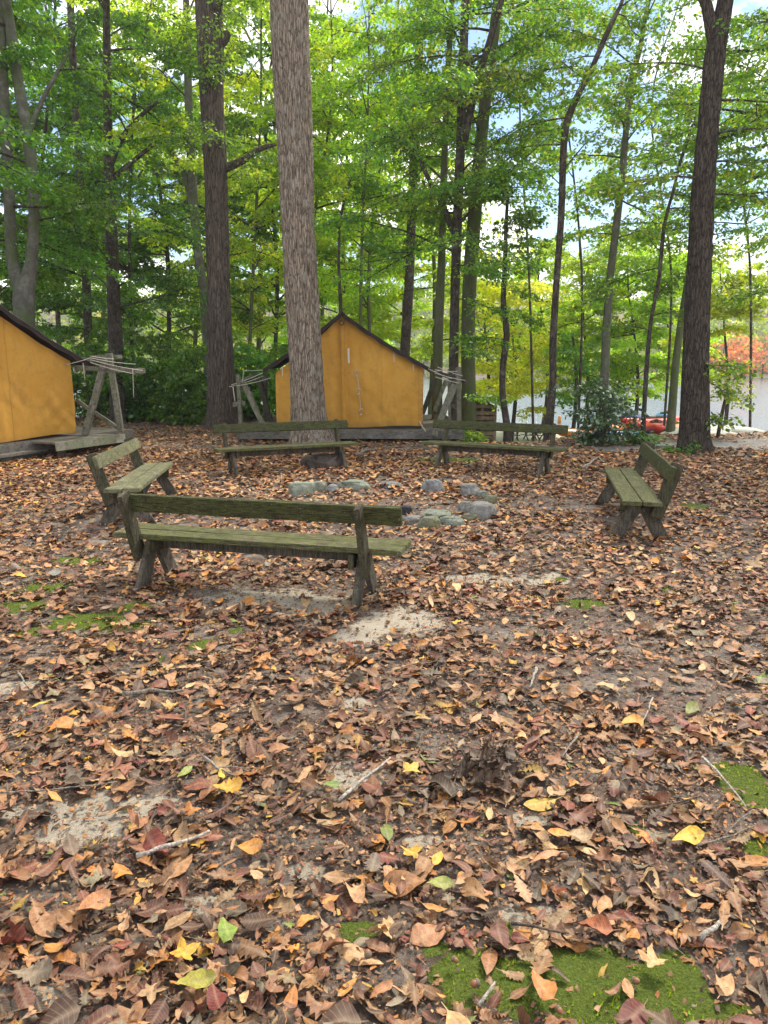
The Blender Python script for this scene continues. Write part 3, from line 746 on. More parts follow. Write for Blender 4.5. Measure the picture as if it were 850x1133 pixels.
def tent(root, a, b, apex, ea, eb, zb, back, flyo, fold_x=.5, seed=0, small=True):
    """a,b: bottom corners of front; apex; ea, eb: eave points of the canvas; back: vector to the rear; root: Empty at origin"""
    a, b, apex, ea, eb, back = (np.array(p, float) for p in (a, b, apex, ea, eb, back))
    nb = back/np.linalg.norm(back)
    ta = np.dot(apex[:2]-a[:2], b[:2]-a[:2])/np.dot(b[:2]-a[:2], b[:2]-a[:2])
    nu, nv = 150, 70
    U, Vv = np.meshgrid(np.linspace(0, 1, nu), np.linspace(0, 1, nv))
    top = np.where(U < ta, ea[2]+(apex[2]-ea[2])*(U/ta), apex[2]+(eb[2]-apex[2])*((U-ta)/(1-ta)))
    sag = .05*np.sin(PI*np.where(U < ta, U/ta, (U-ta)/(1-ta))); top = top-sag
    zbot = zb+.02*np.sin(U*9)
    base = a[None,None,:]*(1-U[...,None])+b[None,None,:]*U[...,None]
    Z = zbot+(top-zbot)*Vv
    W = np.linalg.norm(b[:2]-a[:2])
    # folds: vertical pleats by the door seam, diagonal tension creases, broad belly
    du = (U-fold_x)*W
    d = .075*np.exp(-(du/.028)**2)*(.5+.5*(1-Vv)) - .03*np.exp(-((du-.09)/.05)**2)*(1-.5*Vv) + .018*np.sin(du*26+1.5*Vv)*np.exp(-(du/.38)**2)*(.3+.7*Vv)
    d += .03*np.sin(PI*Vv)*np.sin(U*7+seed)
    cr = np.sin((U*W*1.2+Z*.9)*13+3*fbm(U*4, Vv*4, 0, seed+2))*np.clip(fbm(U*5, Vv*5, 0, seed)-.5, 0, 1)
    d += .05*cr + .03*(fbm(U*9, Vv*4, 0, seed+5)-.5)
    cu = np.sin((U*W*.8-Z*1.4)*16+2*fbm(U*6, Vv*3, 0, seed+4))*np.exp(-((U-.86)/.12)**2)*np.exp(-((Vv-.25)/.3)**2)
    d += .005*cu + .055*np.sin(U*W*17+2.2*fbm(U*3, Vv*2, 0, seed+6))*np.clip(fbm(U*6, Vv*.7, 0, seed+7)*1.6-.45, 0, 1)*(.25+.75*(1-Vv))
    P = base.copy(); P[...,2] = Z; P[...,:2] -= (d)[...,None]*nb[:2]
    i = np.arange(nu*nv).reshape(nv, nu); FQ = np.stack([i[:-1,:-1].ravel(), i[:-1,1:].ravel(), i[1:,1:].ravel(), i[1:,:-1].ravel()], 1)
    fw = np_mesh('front_wall', P.reshape(-1, 3), FQ, M['canvas'], root, True)
    # sides and rear
    for nm, p, e in (('side_wall', a, ea), ('side_wall', b, eb)):
        nu2, nv2 = 50, 24; S, T = np.meshgrid(np.linspace(0, 1, nu2), np.linspace(0, 1, nv2))
        Q = p[None,None,:]+back[None,None,:]*S[...,None]; Q[...,2] = zb+(e[2]-zb)*T
        out = (b-a)/W*(1 if p is b else -1); Q += (.04*np.sin(S*22)*np.sin(PI*T)*fbm(S*5, T*4))[...,None]*out
        j = np.arange(nu2*nv2).reshape(nv2, nu2)
        np_mesh(nm, Q.reshape(-1, 3), np.stack([j[:-1,:-1].ravel(), j[:-1,1:].ravel(), j[1:,1:].ravel(), j[1:,:-1].ravel()], 1), M['canvas'], root, True)
    m = MB(); q = [a+back, b+back, np.append((b+back)[:2], eb[2]), apex+back, np.append((a+back)[:2], ea[2])]; q[0][2] = q[1][2] = zb
    off = nb*.01
    m.add([p+off for p in q]+[p-off for p in q], [(0,1,2,3,4), (9,8,7,6,5)]+[(k, (k+1) % 5, 5+(k+1) % 5, 5+k) for k in range(5)]); m.build('rear_wall', M['canvas'], root)
    # fly sheet: two slopes with thickness, front overhang, scalloped edge
    for side, e, ft in ((-1, ea, flyo[0]), (1, eb, flyo[1])):
        nu3, nv3 = 26, 40; S, T = np.meshgrid(np.linspace(0, 1, nu3), np.linspace(0, 1, nv3))
        tip = np.array(ft, float); ap = apex+np.array([0,0,.07])
        Q = ap[None,None,:]*(1-S[...,None])+tip[None,None,:]*S[...,None]
        Q[...,2] -= .06*np.sin(PI*S)*(.8+.5*np.sin(T*6))
        Q += -nb*(.16+.02*np.sin(S*20))[...,None]*1.0 + (back+nb*.4)[None,None,:]*T[...,None]
        Q[...,2] += .025*(fbm(S*5, T*6, 0, seed)-.5)
        top_ = Q.reshape(-1, 3); bot = top_.copy(); bot[:,2] -= .022
        # hanging hem on the front edge
        j = np.arange(nu3*nv3).reshape(nv3, nu3); n0 = nu3*nv3
        FQ = np.stack([j[:-1,:-1].ravel(), j[:-1,1:].ravel(), j[1:,1:].ravel(), j[1:,:-1].ravel()], 1)
        FB = FQ[:,::-1]+n0
        hem = bot[:nu3].copy(); hem[:,2] -= .075+.01*np.sin(np.arange(nu3)*1.3)
        k = np.arange(nu3-1); n1 = 2*n0
        E1 = np.stack([k, k+n0, k+1+n0, k+1], 1); E2 = np.stack([k+n0, k+n1, k+1+n1, k+1+n0], 1)
        r_ = np.arange(nv3-1)*nu3+nu3-1; E3 = np.stack([r_, r_+n0, r_+nu3+n0, r_+nu3], 1)
        np_mesh('fly_sheet', np.concatenate([top_, bot, hem]), [FQ, FB, E1, E2, E3], M['fly'], root, False)
    m = MB(); m.beam(apex-nb*.14+np.array([0,0,.03]), apex+back+nb*.2+np.array([0,0,.03]), .07, .09); m.build('ridge_pole', M['pole_dark'], root, .008)
    # door tie tapes and toggles
    f = lambda u, z, o=.07: (a*(1-u)+b*u)*np.array([1,1,0])+np.array([0,0,z])-nb*o
    if small:
        m = MB(); m.beam(f(.495, 1.92), f(.497, 1.62), .035, .006, up=-nb); m.build('door_tape', M['tape'], fw)
        for z in (1.42, 1.05, .62):
            m = MB(); c = f(.545+.03*(1.42-z)/.8, z); m.tube([c+np.array([-.05,0,-.03]), c+np.array([-.02,-.01,.04]), c+np.array([.03,-.01,.05]), c+np.array([.055,0,-.02])], .008, 6)
            m.tube([c+np.array([-.03,0,-.1]), c+np.array([.02,-.01,-.06])], .011, 6); m.build('toggle', M['rope'], fw, smooth=True)
        m = MB(); m.tube([f(.548, 1.4), f(.56, 1.2), f(.567, .98), f(.575, .64)], .006, 5); m.build('door_lacing', M['rope'], fw)
        for u, z, l in ((.80, 1.86, .22), (.93, 1.6, .14), (.05, 1.55, .2)):
            m = MB(); m.beam(f(u, z, .04), f(u, z-l, .05), .016, .005, up=-nb); m.build('tie_tape', M['tape'], fw)
        m = MB(); c = apex-nb*.15+np.array([0,0,-.16])
        m.tube([c+np.array([.045*math.cos(t), -.02, .045*math.sin(t)]) for t in np.linspace(0, 2*PI, 13)], .012, 6, cap=False); m.build('ridge_ring', M['pole_dark'], root, smooth=True)
    # corner lacing
    for u in ((.985,) if small else (.02,)):
        m = MB()
        for q in range(11):
            z = zb+.1+q*.1; m.tube([f(u, z, .03), f(u+.012, z+.04, .035)], .006, 5)
        m.build('corner_lacing', M['rope'], fw)

YT = 15.9
pa, pb, papex = D(306.5,472,YT), D(468,471,YT), D(378,349,YT)
pea, peb = D(303,413,YT), D(464,405,YT)
tt = thing('wall_tent', 'tan canvas tent with dark fly facing the camera behind the shaggy trunk', 'tent')
tent(tt, pa, pb, papex, (pa[0], YT, pea[2]), (pb[0], YT, peb[2]), pa[2], (-.25, 4.2, 0), (D(292,408,YT), D(475,407,YT)), .45, 3)
# platform under the centre tent
def platform(label, o, dx, dy, w, dpt, ztop, legs=True, skip=None, pale=None, name='tent_platform'):
    """o: left front corner; dx: unit along the front; dy: unit to the rear"""
    o = np.array(o, float); dx = np.array(dx, float); dy = np.array(dy, float)
    t = thing(name, label, 'platform')
    P = lambda a, b, z: np.array([o[0]+dx[0]*a+dy[0]*b, o[1]+dx[1]*a+dy[1]*b, z])
    m = MB(); n = int(dpt/.15)
    for k in range(n): m.beam(P(-.02, .09+k*dpt/n, ztop-.02), P(w+.02, .09+k*dpt/n, ztop-.02), .14, .036)
    m.build('deck_boards', M['deck'], t, 0)
    for b in (.0, dpt+.02):
        m = MB(); m.beam(P(0, b, ztop-.10), P(w, b, ztop-.10), .05, .15, seg=6, wob=.003); m.build('rim_beam', M['deck'], t, .005)
    for a in (.0, w):
        m = MB(); m.beam(P(a, .03, ztop-.10), P(a, dpt, ztop-.10), .05, .15); m.build('side_beam', M['deck'], t, .005)
    for a in (.15, w/2, w-.15):
        for b in (.25, dpt/2, dpt-.2):
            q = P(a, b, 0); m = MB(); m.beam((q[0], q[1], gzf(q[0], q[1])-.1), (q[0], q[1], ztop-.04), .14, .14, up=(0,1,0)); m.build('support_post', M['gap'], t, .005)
    return t, P
zt = .255
o_ = D(264, 478, 15.55)
platform('low grey timber platform beneath the camera facing tent', (D(262,478,15.5)[0], 15.5), (1,0,0), (0,1,0), 4.75, 4.8, .235)
# sill filling the dark gap below the canvas, its shade put in the colour
m = MB(); m.beam((pa[0]+.05, YT+.05, (pa[2]+.235)/2+.02), (pb[0]-.03, YT+.05, (pa[2]+.235)/2+.02), .05, max(.04, pa[2]-.235+.10)); m.build('shaded_gap_sill', M['gap'], tt, .004)

# left tent, facing the ring
E0 = np.array([-5.46, 12.24]); E1 = np.array([-4.84, 13.56])
dl = (E1-E0)/np.linalg.norm(E1-E0); bk = np.array([-dl[1], dl[0]])
C = np.array([-5.72, 13.75]); CA = C-dl*3.4
t2 = thing('wall_tent', 'tan canvas tent at the left edge turned toward the fire ring', 'tent')
ap2 = (C+CA)/2
tent(t2, (*CA, .33), (*C, .36), (*ap2, 2.62), (*CA, 1.62), (*C, 1.66), .345, (bk[0]*4.2, bk[1]*4.2, 0),
     ((*(CA-dl*.4), 1.5), (*(C+dl*.42), 1.60)), .35, 8, small=False)
pf = CA-dl*.1-bk*.06
platform('raised weathered platform beneath the left tent with a pale front board', (pf[0], pf[1]), (dl[0], dl[1], 0), (bk[0], bk[1], 0), 4.9, 4.9, .31)
p2 = bpy.data.objects['tent_platform.001']
m = MB(); q0 = E0-bk*.03; q1 = E1-bk*.03

for k in range(4):
    m.beam((*(C-dl*1.05-bk*(.14+.155*k)), .285), (*(C+dl*.46-bk*(.14+.155*k)), .285), .145, .036)
m.build('porch_boards', M['deck'], p2); m = MB()
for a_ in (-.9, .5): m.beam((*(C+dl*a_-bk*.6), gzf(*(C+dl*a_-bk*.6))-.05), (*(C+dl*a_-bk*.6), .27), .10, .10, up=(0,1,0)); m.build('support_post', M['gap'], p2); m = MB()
m.beam((*(C-dl*1.08-bk*.70), .235), (*(C+dl*.50-bk*.70), .245), .045, .15, seg=4, wob=.003); m.build('front_board', M['deck_pale'], p2, .005)['label'] = 'pale new looking front board'
# step
m = thing('wooden_step', 'low grey wooden step beside the left tent platform', 'step')
s0 = G(-40, 521, 0); s1 = G(40, 507, 0)
q = MB(); q.beam((s0[0]-.1, s0[1]+.2, .13), (s1[0], s1[1]+.2, .13), .36, .045, seg=3, wob=.003); q.build('tread', M['deck'], m, .005)
q = MB(); q.beam((s0[0]-.1, s0[1]+.04, .055), (s1[0], s1[1]+.04, .055), .05, .13); q.build('riser', M['deck'], m, .005)
q = MB(); q.beam((s0[0]-.1, s0[1]+.36, .055), (s1[0], s1[1]+.36, .055), .05, .13); q.build('riser', M['deck'], m, .005)

def pole(t, a, b, w, mat='pole', name='pole', h=None):
    m = MB(); m.beam(a, b, w, h or w, up=(0,1,0) if abs(b[1]-a[1]) < 1.5 else (0,0,1), seg=4, wob=.005); return m.build(name, M[mat], t, .008)
def rope(t, pts, r=.006, name='guy_rope'):
    P = [Vector(p) for p in pts]; Q = []
    for i in range(len(P)-1):
        for k in range(6):
            s = k/6; q = P[i].lerp(P[i+1], s); q.z -= .04*math.sin(PI*s)*(P[i]-P[i+1]).length*.5; Q.append(q)
    Q.append(P[-1]); m = MB(); m.tube(Q, r, 5); return m.build(name, M['rope'], t, smooth=True)
# guy line frames
Yf = 13.75
g1 = thing('guy_line_frame', 'grey pole A frame with ropes right of the left tent', 'pole frame')
pole(g1, D(134,478,Yf), D(121,391,Yf), .10); pole(g1, D(94,481,Yf-.1), D(117,397,Yf-.1), .11)
pole(g1, D(85,443,Yf+.3), D(131,474,Yf+.12), .07, name='brace')
pole(g1, D(102,395,Yf+.12), D(135,395,Yf+.12), .07, name='rail'); pole(g1, D(84,407,Yf+.12), D(160,410.5,Yf-.15), .085, name='rail')
B1 = (bk[0]*3.2, bk[1]*3.2, 0)
for p0, p1 in (((134,478),(121,391)), ((94,481),(117,397))):
    q0 = Vector(D(*p0, Yf))+Vector(B1); q1 = Vector(D(*p1, Yf))+Vector(B1); q0.z = .3; pole(g1, q0, q1, .10)
c1 = D(121,398,Yf+.05); pole(g1, c1, (c1[0]+B1[0], c1[1]+B1[1], c1[2]), .08, name='rail')
for y0, x1, y1 in ((396,150,403), (398,158,410), (401,150,414), (394,126,397)):
    rope(g1, [D(100, y0, Yf-.2), D(x1, y1, Yf-.2)])
rope(g1, [D(92,402,Yf-.2), D(94,420,Yf-.2)]); rope(g1, [D(147,408,Yf-.25), D(148,440,Yf-.25)]); rope(g1, [D(100,396,Yf-.2), D(70,404,13.6)])
Yg = 15.4
g2 = thing('guy_line_frame', 'pole frame with ropes between the dark trunk and the centre tent', 'pole frame')
pole(g2, D(267,478,Yg), D(263.5,414,Yg), .085); pole(g2, D(294,476,Yg+.1), D(268.5,422,Yg+.1), .11)
pole(g2, D(294,476,Yg+2.6), D(293,415,Yg+2.6), .10, 'pole_dark'); pole(g2, D(302,474,Yg+2.5), D(286,418,Yg+2.5), .11, 'pole_dark')
pole(g2, D(258,448,Yg+.05), D(272,446,Yg+.05), .10, 'pole', 'crosspiece')
pole(g2, D(264,424,Yg+.1), D(284,415,Yg+2.6), .08, 'pole_dark', 'rail')
for a_, b_ in (((254,428),(292,416)), ((256,426),(296,410)), ((262,427),(300,418)), ((270,410),(294,409))): rope(g2, [D(*a_, Yg-.1), D(*b_, 15.8)], .0065)
rope(g2, [D(258,428,Yg-.1), D(260,444,Yg-.1)], .01); rope(g2, [D(270,410,Yg-.1), D(268,424,Yg-.1)], .007)
g3 = thing('guy_line_frame', 'leaning pole frame with ropes right of the centre tent', 'pole frame')
pole(g3, D(508.5,478,Yg), D(507,406,Yg), .10, 'pole'); pole(g3, D(480,482,Yg-.1), D(503.5,425,Yg-.1), .13); pole(g3, D(498,478,Yg+.3), D(497,420,Yg+.3), .06, 'pole')
pole(g3, D(467.5,458,Yg+1.5), D(482,419,Yg+1.5), .10, 'pole_dark'); pole(g3, D(481,455,Yg+1.3), D(494,420,Yg+1.3), .09, 'pole')
pole(g3, D(482,412,Yg+1.5), D(516,422,Yg+.1), .09, 'pole_dark', 'rail')
for a_, b_ in (((481,409),(506,411)), ((481,413),(515,421)), ((482,417),(508,424)), ((474,408),(500,419)), ((480,411),(497,408)), ((484,406),(512,416))): rope(g3, [D(*a_, Yg-.15), D(*b_, Yg-.2)], .0065)
rope(g3, [D(464,466,15.8), D(471,477,15.5)], .012)

# ------------------------------------------------------------------ shed
def shed():
    Ys = 18.6; x0 = D(508,489,Ys)[0]; x1 = D(547,489,Ys)[0]; zb = gzf(x1, Ys)-.15; zl = D(520,437,Ys)[2]+.12; zr = D(547,449,Ys)[2]
    t = thing('slatted_shed', 'small brown slatted shed behind the far right bench', 'shed')
    for i, x in enumerate((x0, (x0+x1)/2+.12, x1)):
        m = MB(); m.beam((x, Ys, zb), (x, Ys, zl+(zr-zl)*(x-x0)/(x1-x0)), .07, .07, up=(0,1,0)); m.build('corner_post', M['shed'], t, .005)
    m = MB(); n = 9
    for k in range(n):
        z = zb+.2+k*(zr-zb-.25)/n; m.beam((x0, Ys-.05, z), (x1, Ys-.05, z), .022, .09)
    m.beam((x0, Ys-.05, zr+.02), (x1-.02, Ys-.05, zr-.03), .022, .07)
    m.build('slatted_front', M['shed'], t, 0)
    m = MB(); m.add([(x0,Ys+.1,zb),(x1,Ys+.1,zb),(x1,Ys+.1,zr),(x0,Ys+.1,zl),(x0,Ys+1.6,zb),(x1,Ys+1.6,zb),(x1,Ys+1.6,zr),(x0,Ys+1.6,zl)], [(0,1,2,3),(7,6,5,4),(0,4,5,1),(1,5,6,2),(0,3,7,4),(3,2,6,7)]); m.build('walls', plain('dark_shed_inside', (.10,.07,.05), .9, (.15,.11,.085), 10), t)
    m = MB(); m.beam((x0-.1, Ys+.75, zl+.08), (x1+.12, Ys+.75, zr+.02), 2.0, .035, up=(0,0,1)); m.build('roof', plain('weathered_roofing', (.2,.18,.15), .9, (.3,.27,.23), 12), t, .003)
shed()

# ------------------------------------------------------------------ boats
def glossy(name, c): return plain(name, c, .38, tuple(x*.8 for x in c), 3, 0, .5)
def kayak(px, py, Y, yaw, L, col, label, name='kayak', W=.8, H=.42, flip=False, grp='kayaks on the beach rack', cat='kayak', cockpit=True):
    x, y, z = D(px, py, Y)
    t = thing(name, label, cat, (x, y, z), yaw, grp)
    n = 15; k = 14; vs = []; fs = []
    for i in range(n):
        s = -1+2*i/(n-1); w = W/2*max(.02, (1-abs(s)**2.3))**.62; hh = H/2*max(.12, (1-abs(s)**3.5))**.5; rise = .12*s*s*(abs(s) > .4)
        for j in range(k):
            a = 2*PI*j/k; cz = math.sin(a)*(hh if math.sin(a) < 0 else hh*.75)
            vs.append((s*L/2, w*math.cos(a), cz+rise))
    for i in range(n-1):
        for j in range(k): fs.append((k*i+j, k*i+(j+1) % k, k*i+k+(j+1) % k, k*i+k+j))
    fs.append(tuple(range(k))); fs.append(tuple(k*(n-1)+j for j in range(k)))
    m = MB(); m.add(vs, fs); hull = m.build('hull', col, t, smooth=True)
    if flip: t.rotation_euler = (PI, 0, yaw)
    if cockpit:
        m = MB(); m.tube([(.45*math.cos(a), .2*math.sin(a), H*.375+.012) for a in np.linspace(0, 2*PI, 21)], .022, 6, cap=False); m.build('cockpit_rim', M['pole_dark'], hull, smooth=True)
        m = MB(); m.tube([(.12, 0, .08), (-.18, 0, .10), (-.3, 0, .24)], [.12,.11,.06], 8); m.build('seat', M['pole_dark'], hull, smooth=True)
    return t
KR = glossy('red_plastic', (.75,.06,.03)); KO = glossy('orange_plastic', (.95,.33,.05)); KB = glossy('blue_plastic', (.03,.12,.42)); KG = glossy('lime_plastic', (.35,.6,.08)); KN = glossy('navy_plastic', (.04,.06,.3)); KC = glossy('light_blue_plastic', (.12,.4,.7))
for a in ((726,472,25,rad(70),2.9,KR,'bright red kayak on top of the rack'), (743,473,25.6,rad(55),2.9,KO,'orange kayak on the rack right of the red one'), (722,467,26.2,rad(25),2.9,KR,'dark red kayak lying across behind the bright red one'),
          (686,474,25.5,rad(30),2.7,KO,'orange kayak seen through the bush leaves'), (705,470,26,rad(65),2.6,KR,'red kayak left of the thin trunk'), (699,463,27,rad(75),2.6,KN,'navy blue kayak stored highest on the rack'), (737,462,27.5,rad(70),2.6,KC,'light blue kayak behind the orange one'),
          (688,489,23.5,rad(20),2.4,KB,'blue kayak lying low under the rack'), (701,489,23,rad(80),2.4,KG,'lime green kayak end beneath the red ones'), (652,480,25,rad(10),2.4,KO,'orange kayak lying left of the bush'), (698,482,24.5,rad(35),2.4,KC,'small light blue kayak low on the rack')):
    kayak(*a)
tr = thing('boat_rack', 'low timber rack holding the kayaks by the lake', 'rack')
for X_ in (688, 708, 730, 746):
    p = D(X_, 480, 25); zg = gzf(p[0], 25); m = MB(); m.beam((p[0], 25, zg-.1), (p[0], 25, p[2]+.02), .1, .1, up=(0,1,0)); m.build('post', M['pole'], tr, .005)
    m = MB(); m.beam((p[0], 26.6, zg-.1), (p[0], 26.6, p[2]+.02), .1, .1, up=(0,1,0)); m.build('post', M['pole'], tr, .005)
for yy in (24.95, 26.6):
    p = D(684,478,25); p_ = D(748,478,25); m = MB(); m.beam((p[0], yy, p[2]), (p_[0], yy, p[2]), .1, .12); m.build('rail', M['pole'], tr, .005)
CK = plain('khaki_hull', (.36,.36,.28), .5, (.46,.45,.36), 4); CW = plain('white_hull', (.78,.78,.75), .4, (.7,.7,.66), 4)
kayak(790,479,20.2,rad(8),3.4,CK,'upturned khaki canoe with a blunt end beside the big right tree','canoe',.85,.42,True,'upturned canoes by the lake','canoe',False)
kayak(776,484,19.0,rad(6),2.6,CK,'upturned khaki canoe nearest to the big right tree','canoe',.85,.42,True,'upturned canoes by the lake','canoe',False)
kayak(800,487,20.6,rad(-8),3.0,CW,'white canoe lying beneath the khaki ones','canoe',.8,.3,True,'upturned canoes by the lake','canoe',False)
m = MB(); a_ = D(741,478,22); b_ = D(748,491,21.6); m.beam(a_, b_, .16, .03); tag(m.build('white_board', CW, None, .004, origin=a_), 'narrow white board leaning beside the kayak rack', 'board')
# small low tables on the beach, buoys
for i, (px, py, lab) in enumerate(((567,483,'dark low picnic table nearest the wavy thin trunk on the sand'), (586,484,'small dark picnic table between the two thin trunks on the sand'), (597,483.5,'dark low picnic table beside the curving slender trunk on the sand'))):
    p = D(px, py, 34); t = thing('picnic_table', lab, 'table', (p[0], 34, gzf(p[0], 34)), .2*i)
    m = MB(); m.beam((-.3,0,.42), (.3,0,.42), .3, .04); m.build('tabletop', M['pole_dark'], t)
    for s in (-1, 1):
        m = MB(); m.beam((-.3, s*.32, .24), (.3, s*.32, .24), .1, .03); m.build('bench_board', M['pole_dark'], t)
        m = MB(); m.beam((s*.2, -.35, 0), (s*.2, .1, .41), .04, .05); m.beam((s*.2+.05, .35, 0), (s*.2+.05, -.1, .41), .04, .05); m.build('leg', M['pole_dark'], t)
for i, (px, py, c, lab) in enumerate(((563,469,'w','white buoy on the lake nearest the wavy thin trunk'), (583,469,'w','middle one of three white buoys on the lake'), (593,470,'w','white buoy on the lake closest to the curving slender trunk'), (619,468,'o','orange buoy standing on the lake above the bench end'))):
    p = G(px, py, -2.0); r = .09 if c == 'w' else .12
    m = MB(); prof = [(-.1,.3),(-.05,.8),(.02,1),(.09,.85),(.15,.4),(.17,.12)] if c == 'w' else [(-.1,.7),(.0,1),(.15,1),(.35,.8),(.42,.45),(.46,.15)]
    n = 12; vs = []; fs = []
    for z, q in prof:
        for k in range(n): vs.append((r*q*math.cos(2*PI*k/n), r*q*math.sin(2*PI*k/n), z))
    for a_ in range(len(prof)-1):
        for k in range(n): fs.append((n*a_+k, n*a_+(k+1) % n, n*a_+n+(k+1) % n, n*a_+n+k))
    fs.append(tuple(reversed(range(n)))); fs.append(tuple(n*(len(prof)-1)+k for k in range(n)))
    m.add(vs, fs); o = m.build('buoy', CW if c == 'w' else glossy('orange_buoy_shell', (.75,.28,.06)), smooth=True); o.location = (p[0], p[1], -2.0); tag(o, lab, 'buoy')

# ------------------------------------------------------------------ trees
def catmull(P, step):
    P = np.array(P, float); Q = np.vstack([2*P[0]-P[1], P, 2*P[-1]-P[-2]]); out = []
    for i in range(1, len(Q)-2):
        n = max(2, int(np.linalg.norm(Q[i+1,:3]-Q[i,:3])/step))
        for k in range(n):
            t = k/n; a, b, c, d = Q[i-1], Q[i], Q[i+1], Q[i+2]
            out.append(.5*((2*b)+(-a+c)*t+(2*a-5*b+4*c-d)*t*t+(-a+3*b-3*c+d)*t**3))
    out.append(P[-1]); return np.array(out)
def tube_np(path, n=10, disp=0, fr=(6, 1.2), seed=0, flare=0.0):
    """path (k,4): xyz r. returns V,F"""
    k = len(path); c = path[:,:3]; d = np.gradient(c, axis=0); d /= np.linalg.norm(d, axis=1, keepdims=True)+1e-9
    ref = np.where(np.abs(d[:,2:3]) > .9, np.array([[1., 0, 0]]), np.array([[0, 0, 1.]]))
    if (np.abs(d[:,2]) > .6).mean() > .5: ref = np.tile(np.array([[1., 0, 0]]), (k, 1))
    u = ref-d*(ref*d).sum(1, keepdims=True); u /= np.linalg.norm(u, axis=1, keepdims=True)+1e-9; w = np.cross(d, u)
    th = np.linspace(0, 2*PI, n, endpoint=False)
    r = path[:,3:4]*np.ones((1, n))
    if disp:
        z = c[:,2:3]*np.ones((1, n)); R0 = path[:,3].mean()
        cx = np.cos(th)[None]*R0*fr[0]; cy = np.sin(th)[None]*R0*fr[0]
        q = fbm(cx+0*z, cy+0*z, z*fr[1], seed, 5); q2 = fbm(cx*.25+0*z, cy*.25+0*z, z*.7, seed+9, 2)
        r = r+disp*((np.abs(q-.5)*-4+.5)) + path[:,3:4]*.22*(q2-.5)
    if flare:
        z = (c[:,2:3]-c[0,2])
        r = r*(1+flare*np.exp(-z/.22)*(1+.45*np.sin(th*5+seed)[None]))
    P = c[:,None,:]+u[:,None,:]*(np.cos(th)[None,:,None]*r[...,None])+w[:,None,:]*(np.sin(th)[None,:,None]*r[...,None])
    i = np.arange(k*n).reshape(k, n); j = np.roll(i, -1, 1)
    Fq = np.stack([i[:-1].ravel(), j[:-1].ravel(), j[1:].ravel(), i[1:].ravel()], 1)
    return P.reshape(-1, 3), Fq
class Acc:
    def __init__(s): s.V = []; s.F = []; s.b = 0
    def add(s, V, Fq): s.V.append(V); s.F.append(Fq+s.b); s.b += len(V)
    def build(s, name, mat, parent, smooth=True): return np_mesh(name, np.concatenate(s.V), np.concatenate(s.F), mat, parent, smooth)
PALS = {
 'mid': ([(.085,.185,.026), (.11,.22,.03), (.06,.145,.022), (.15,.25,.035)], [.32,.3,.2,.18]),
 'dark': ([(.05,.12,.022), (.07,.155,.026), (.09,.185,.03), (.14,.23,.035)], [.35,.35,.2,.1]),
 'lime': ([(.24,.36,.04), (.29,.39,.045), (.19,.32,.04), (.38,.40,.055)], [.35,.3,.25,.1]),
 'yellow': ([(.38,.46,.08), (.46,.50,.09), (.28,.40,.06), (.34,.42,.07)], [.3,.25,.25,.2]),
 'beech': ([(.09,.19,.026), (.12,.225,.032), (.065,.15,.024), (.19,.27,.04), (.30,.27,.045)], [.34,.3,.18,.15,.03]),
 'holly': ([(.035,.08,.022), (.05,.11,.026), (.08,.15,.035)], [.4,.4,.2]),
 'red': ([(.55,.17,.11), (.58,.25,.14), (.46,.17,.13), (.42,.30,.15), (.16,.2,.07)], [.28,.25,.17,.15,.15]),
}
LEAVES = []
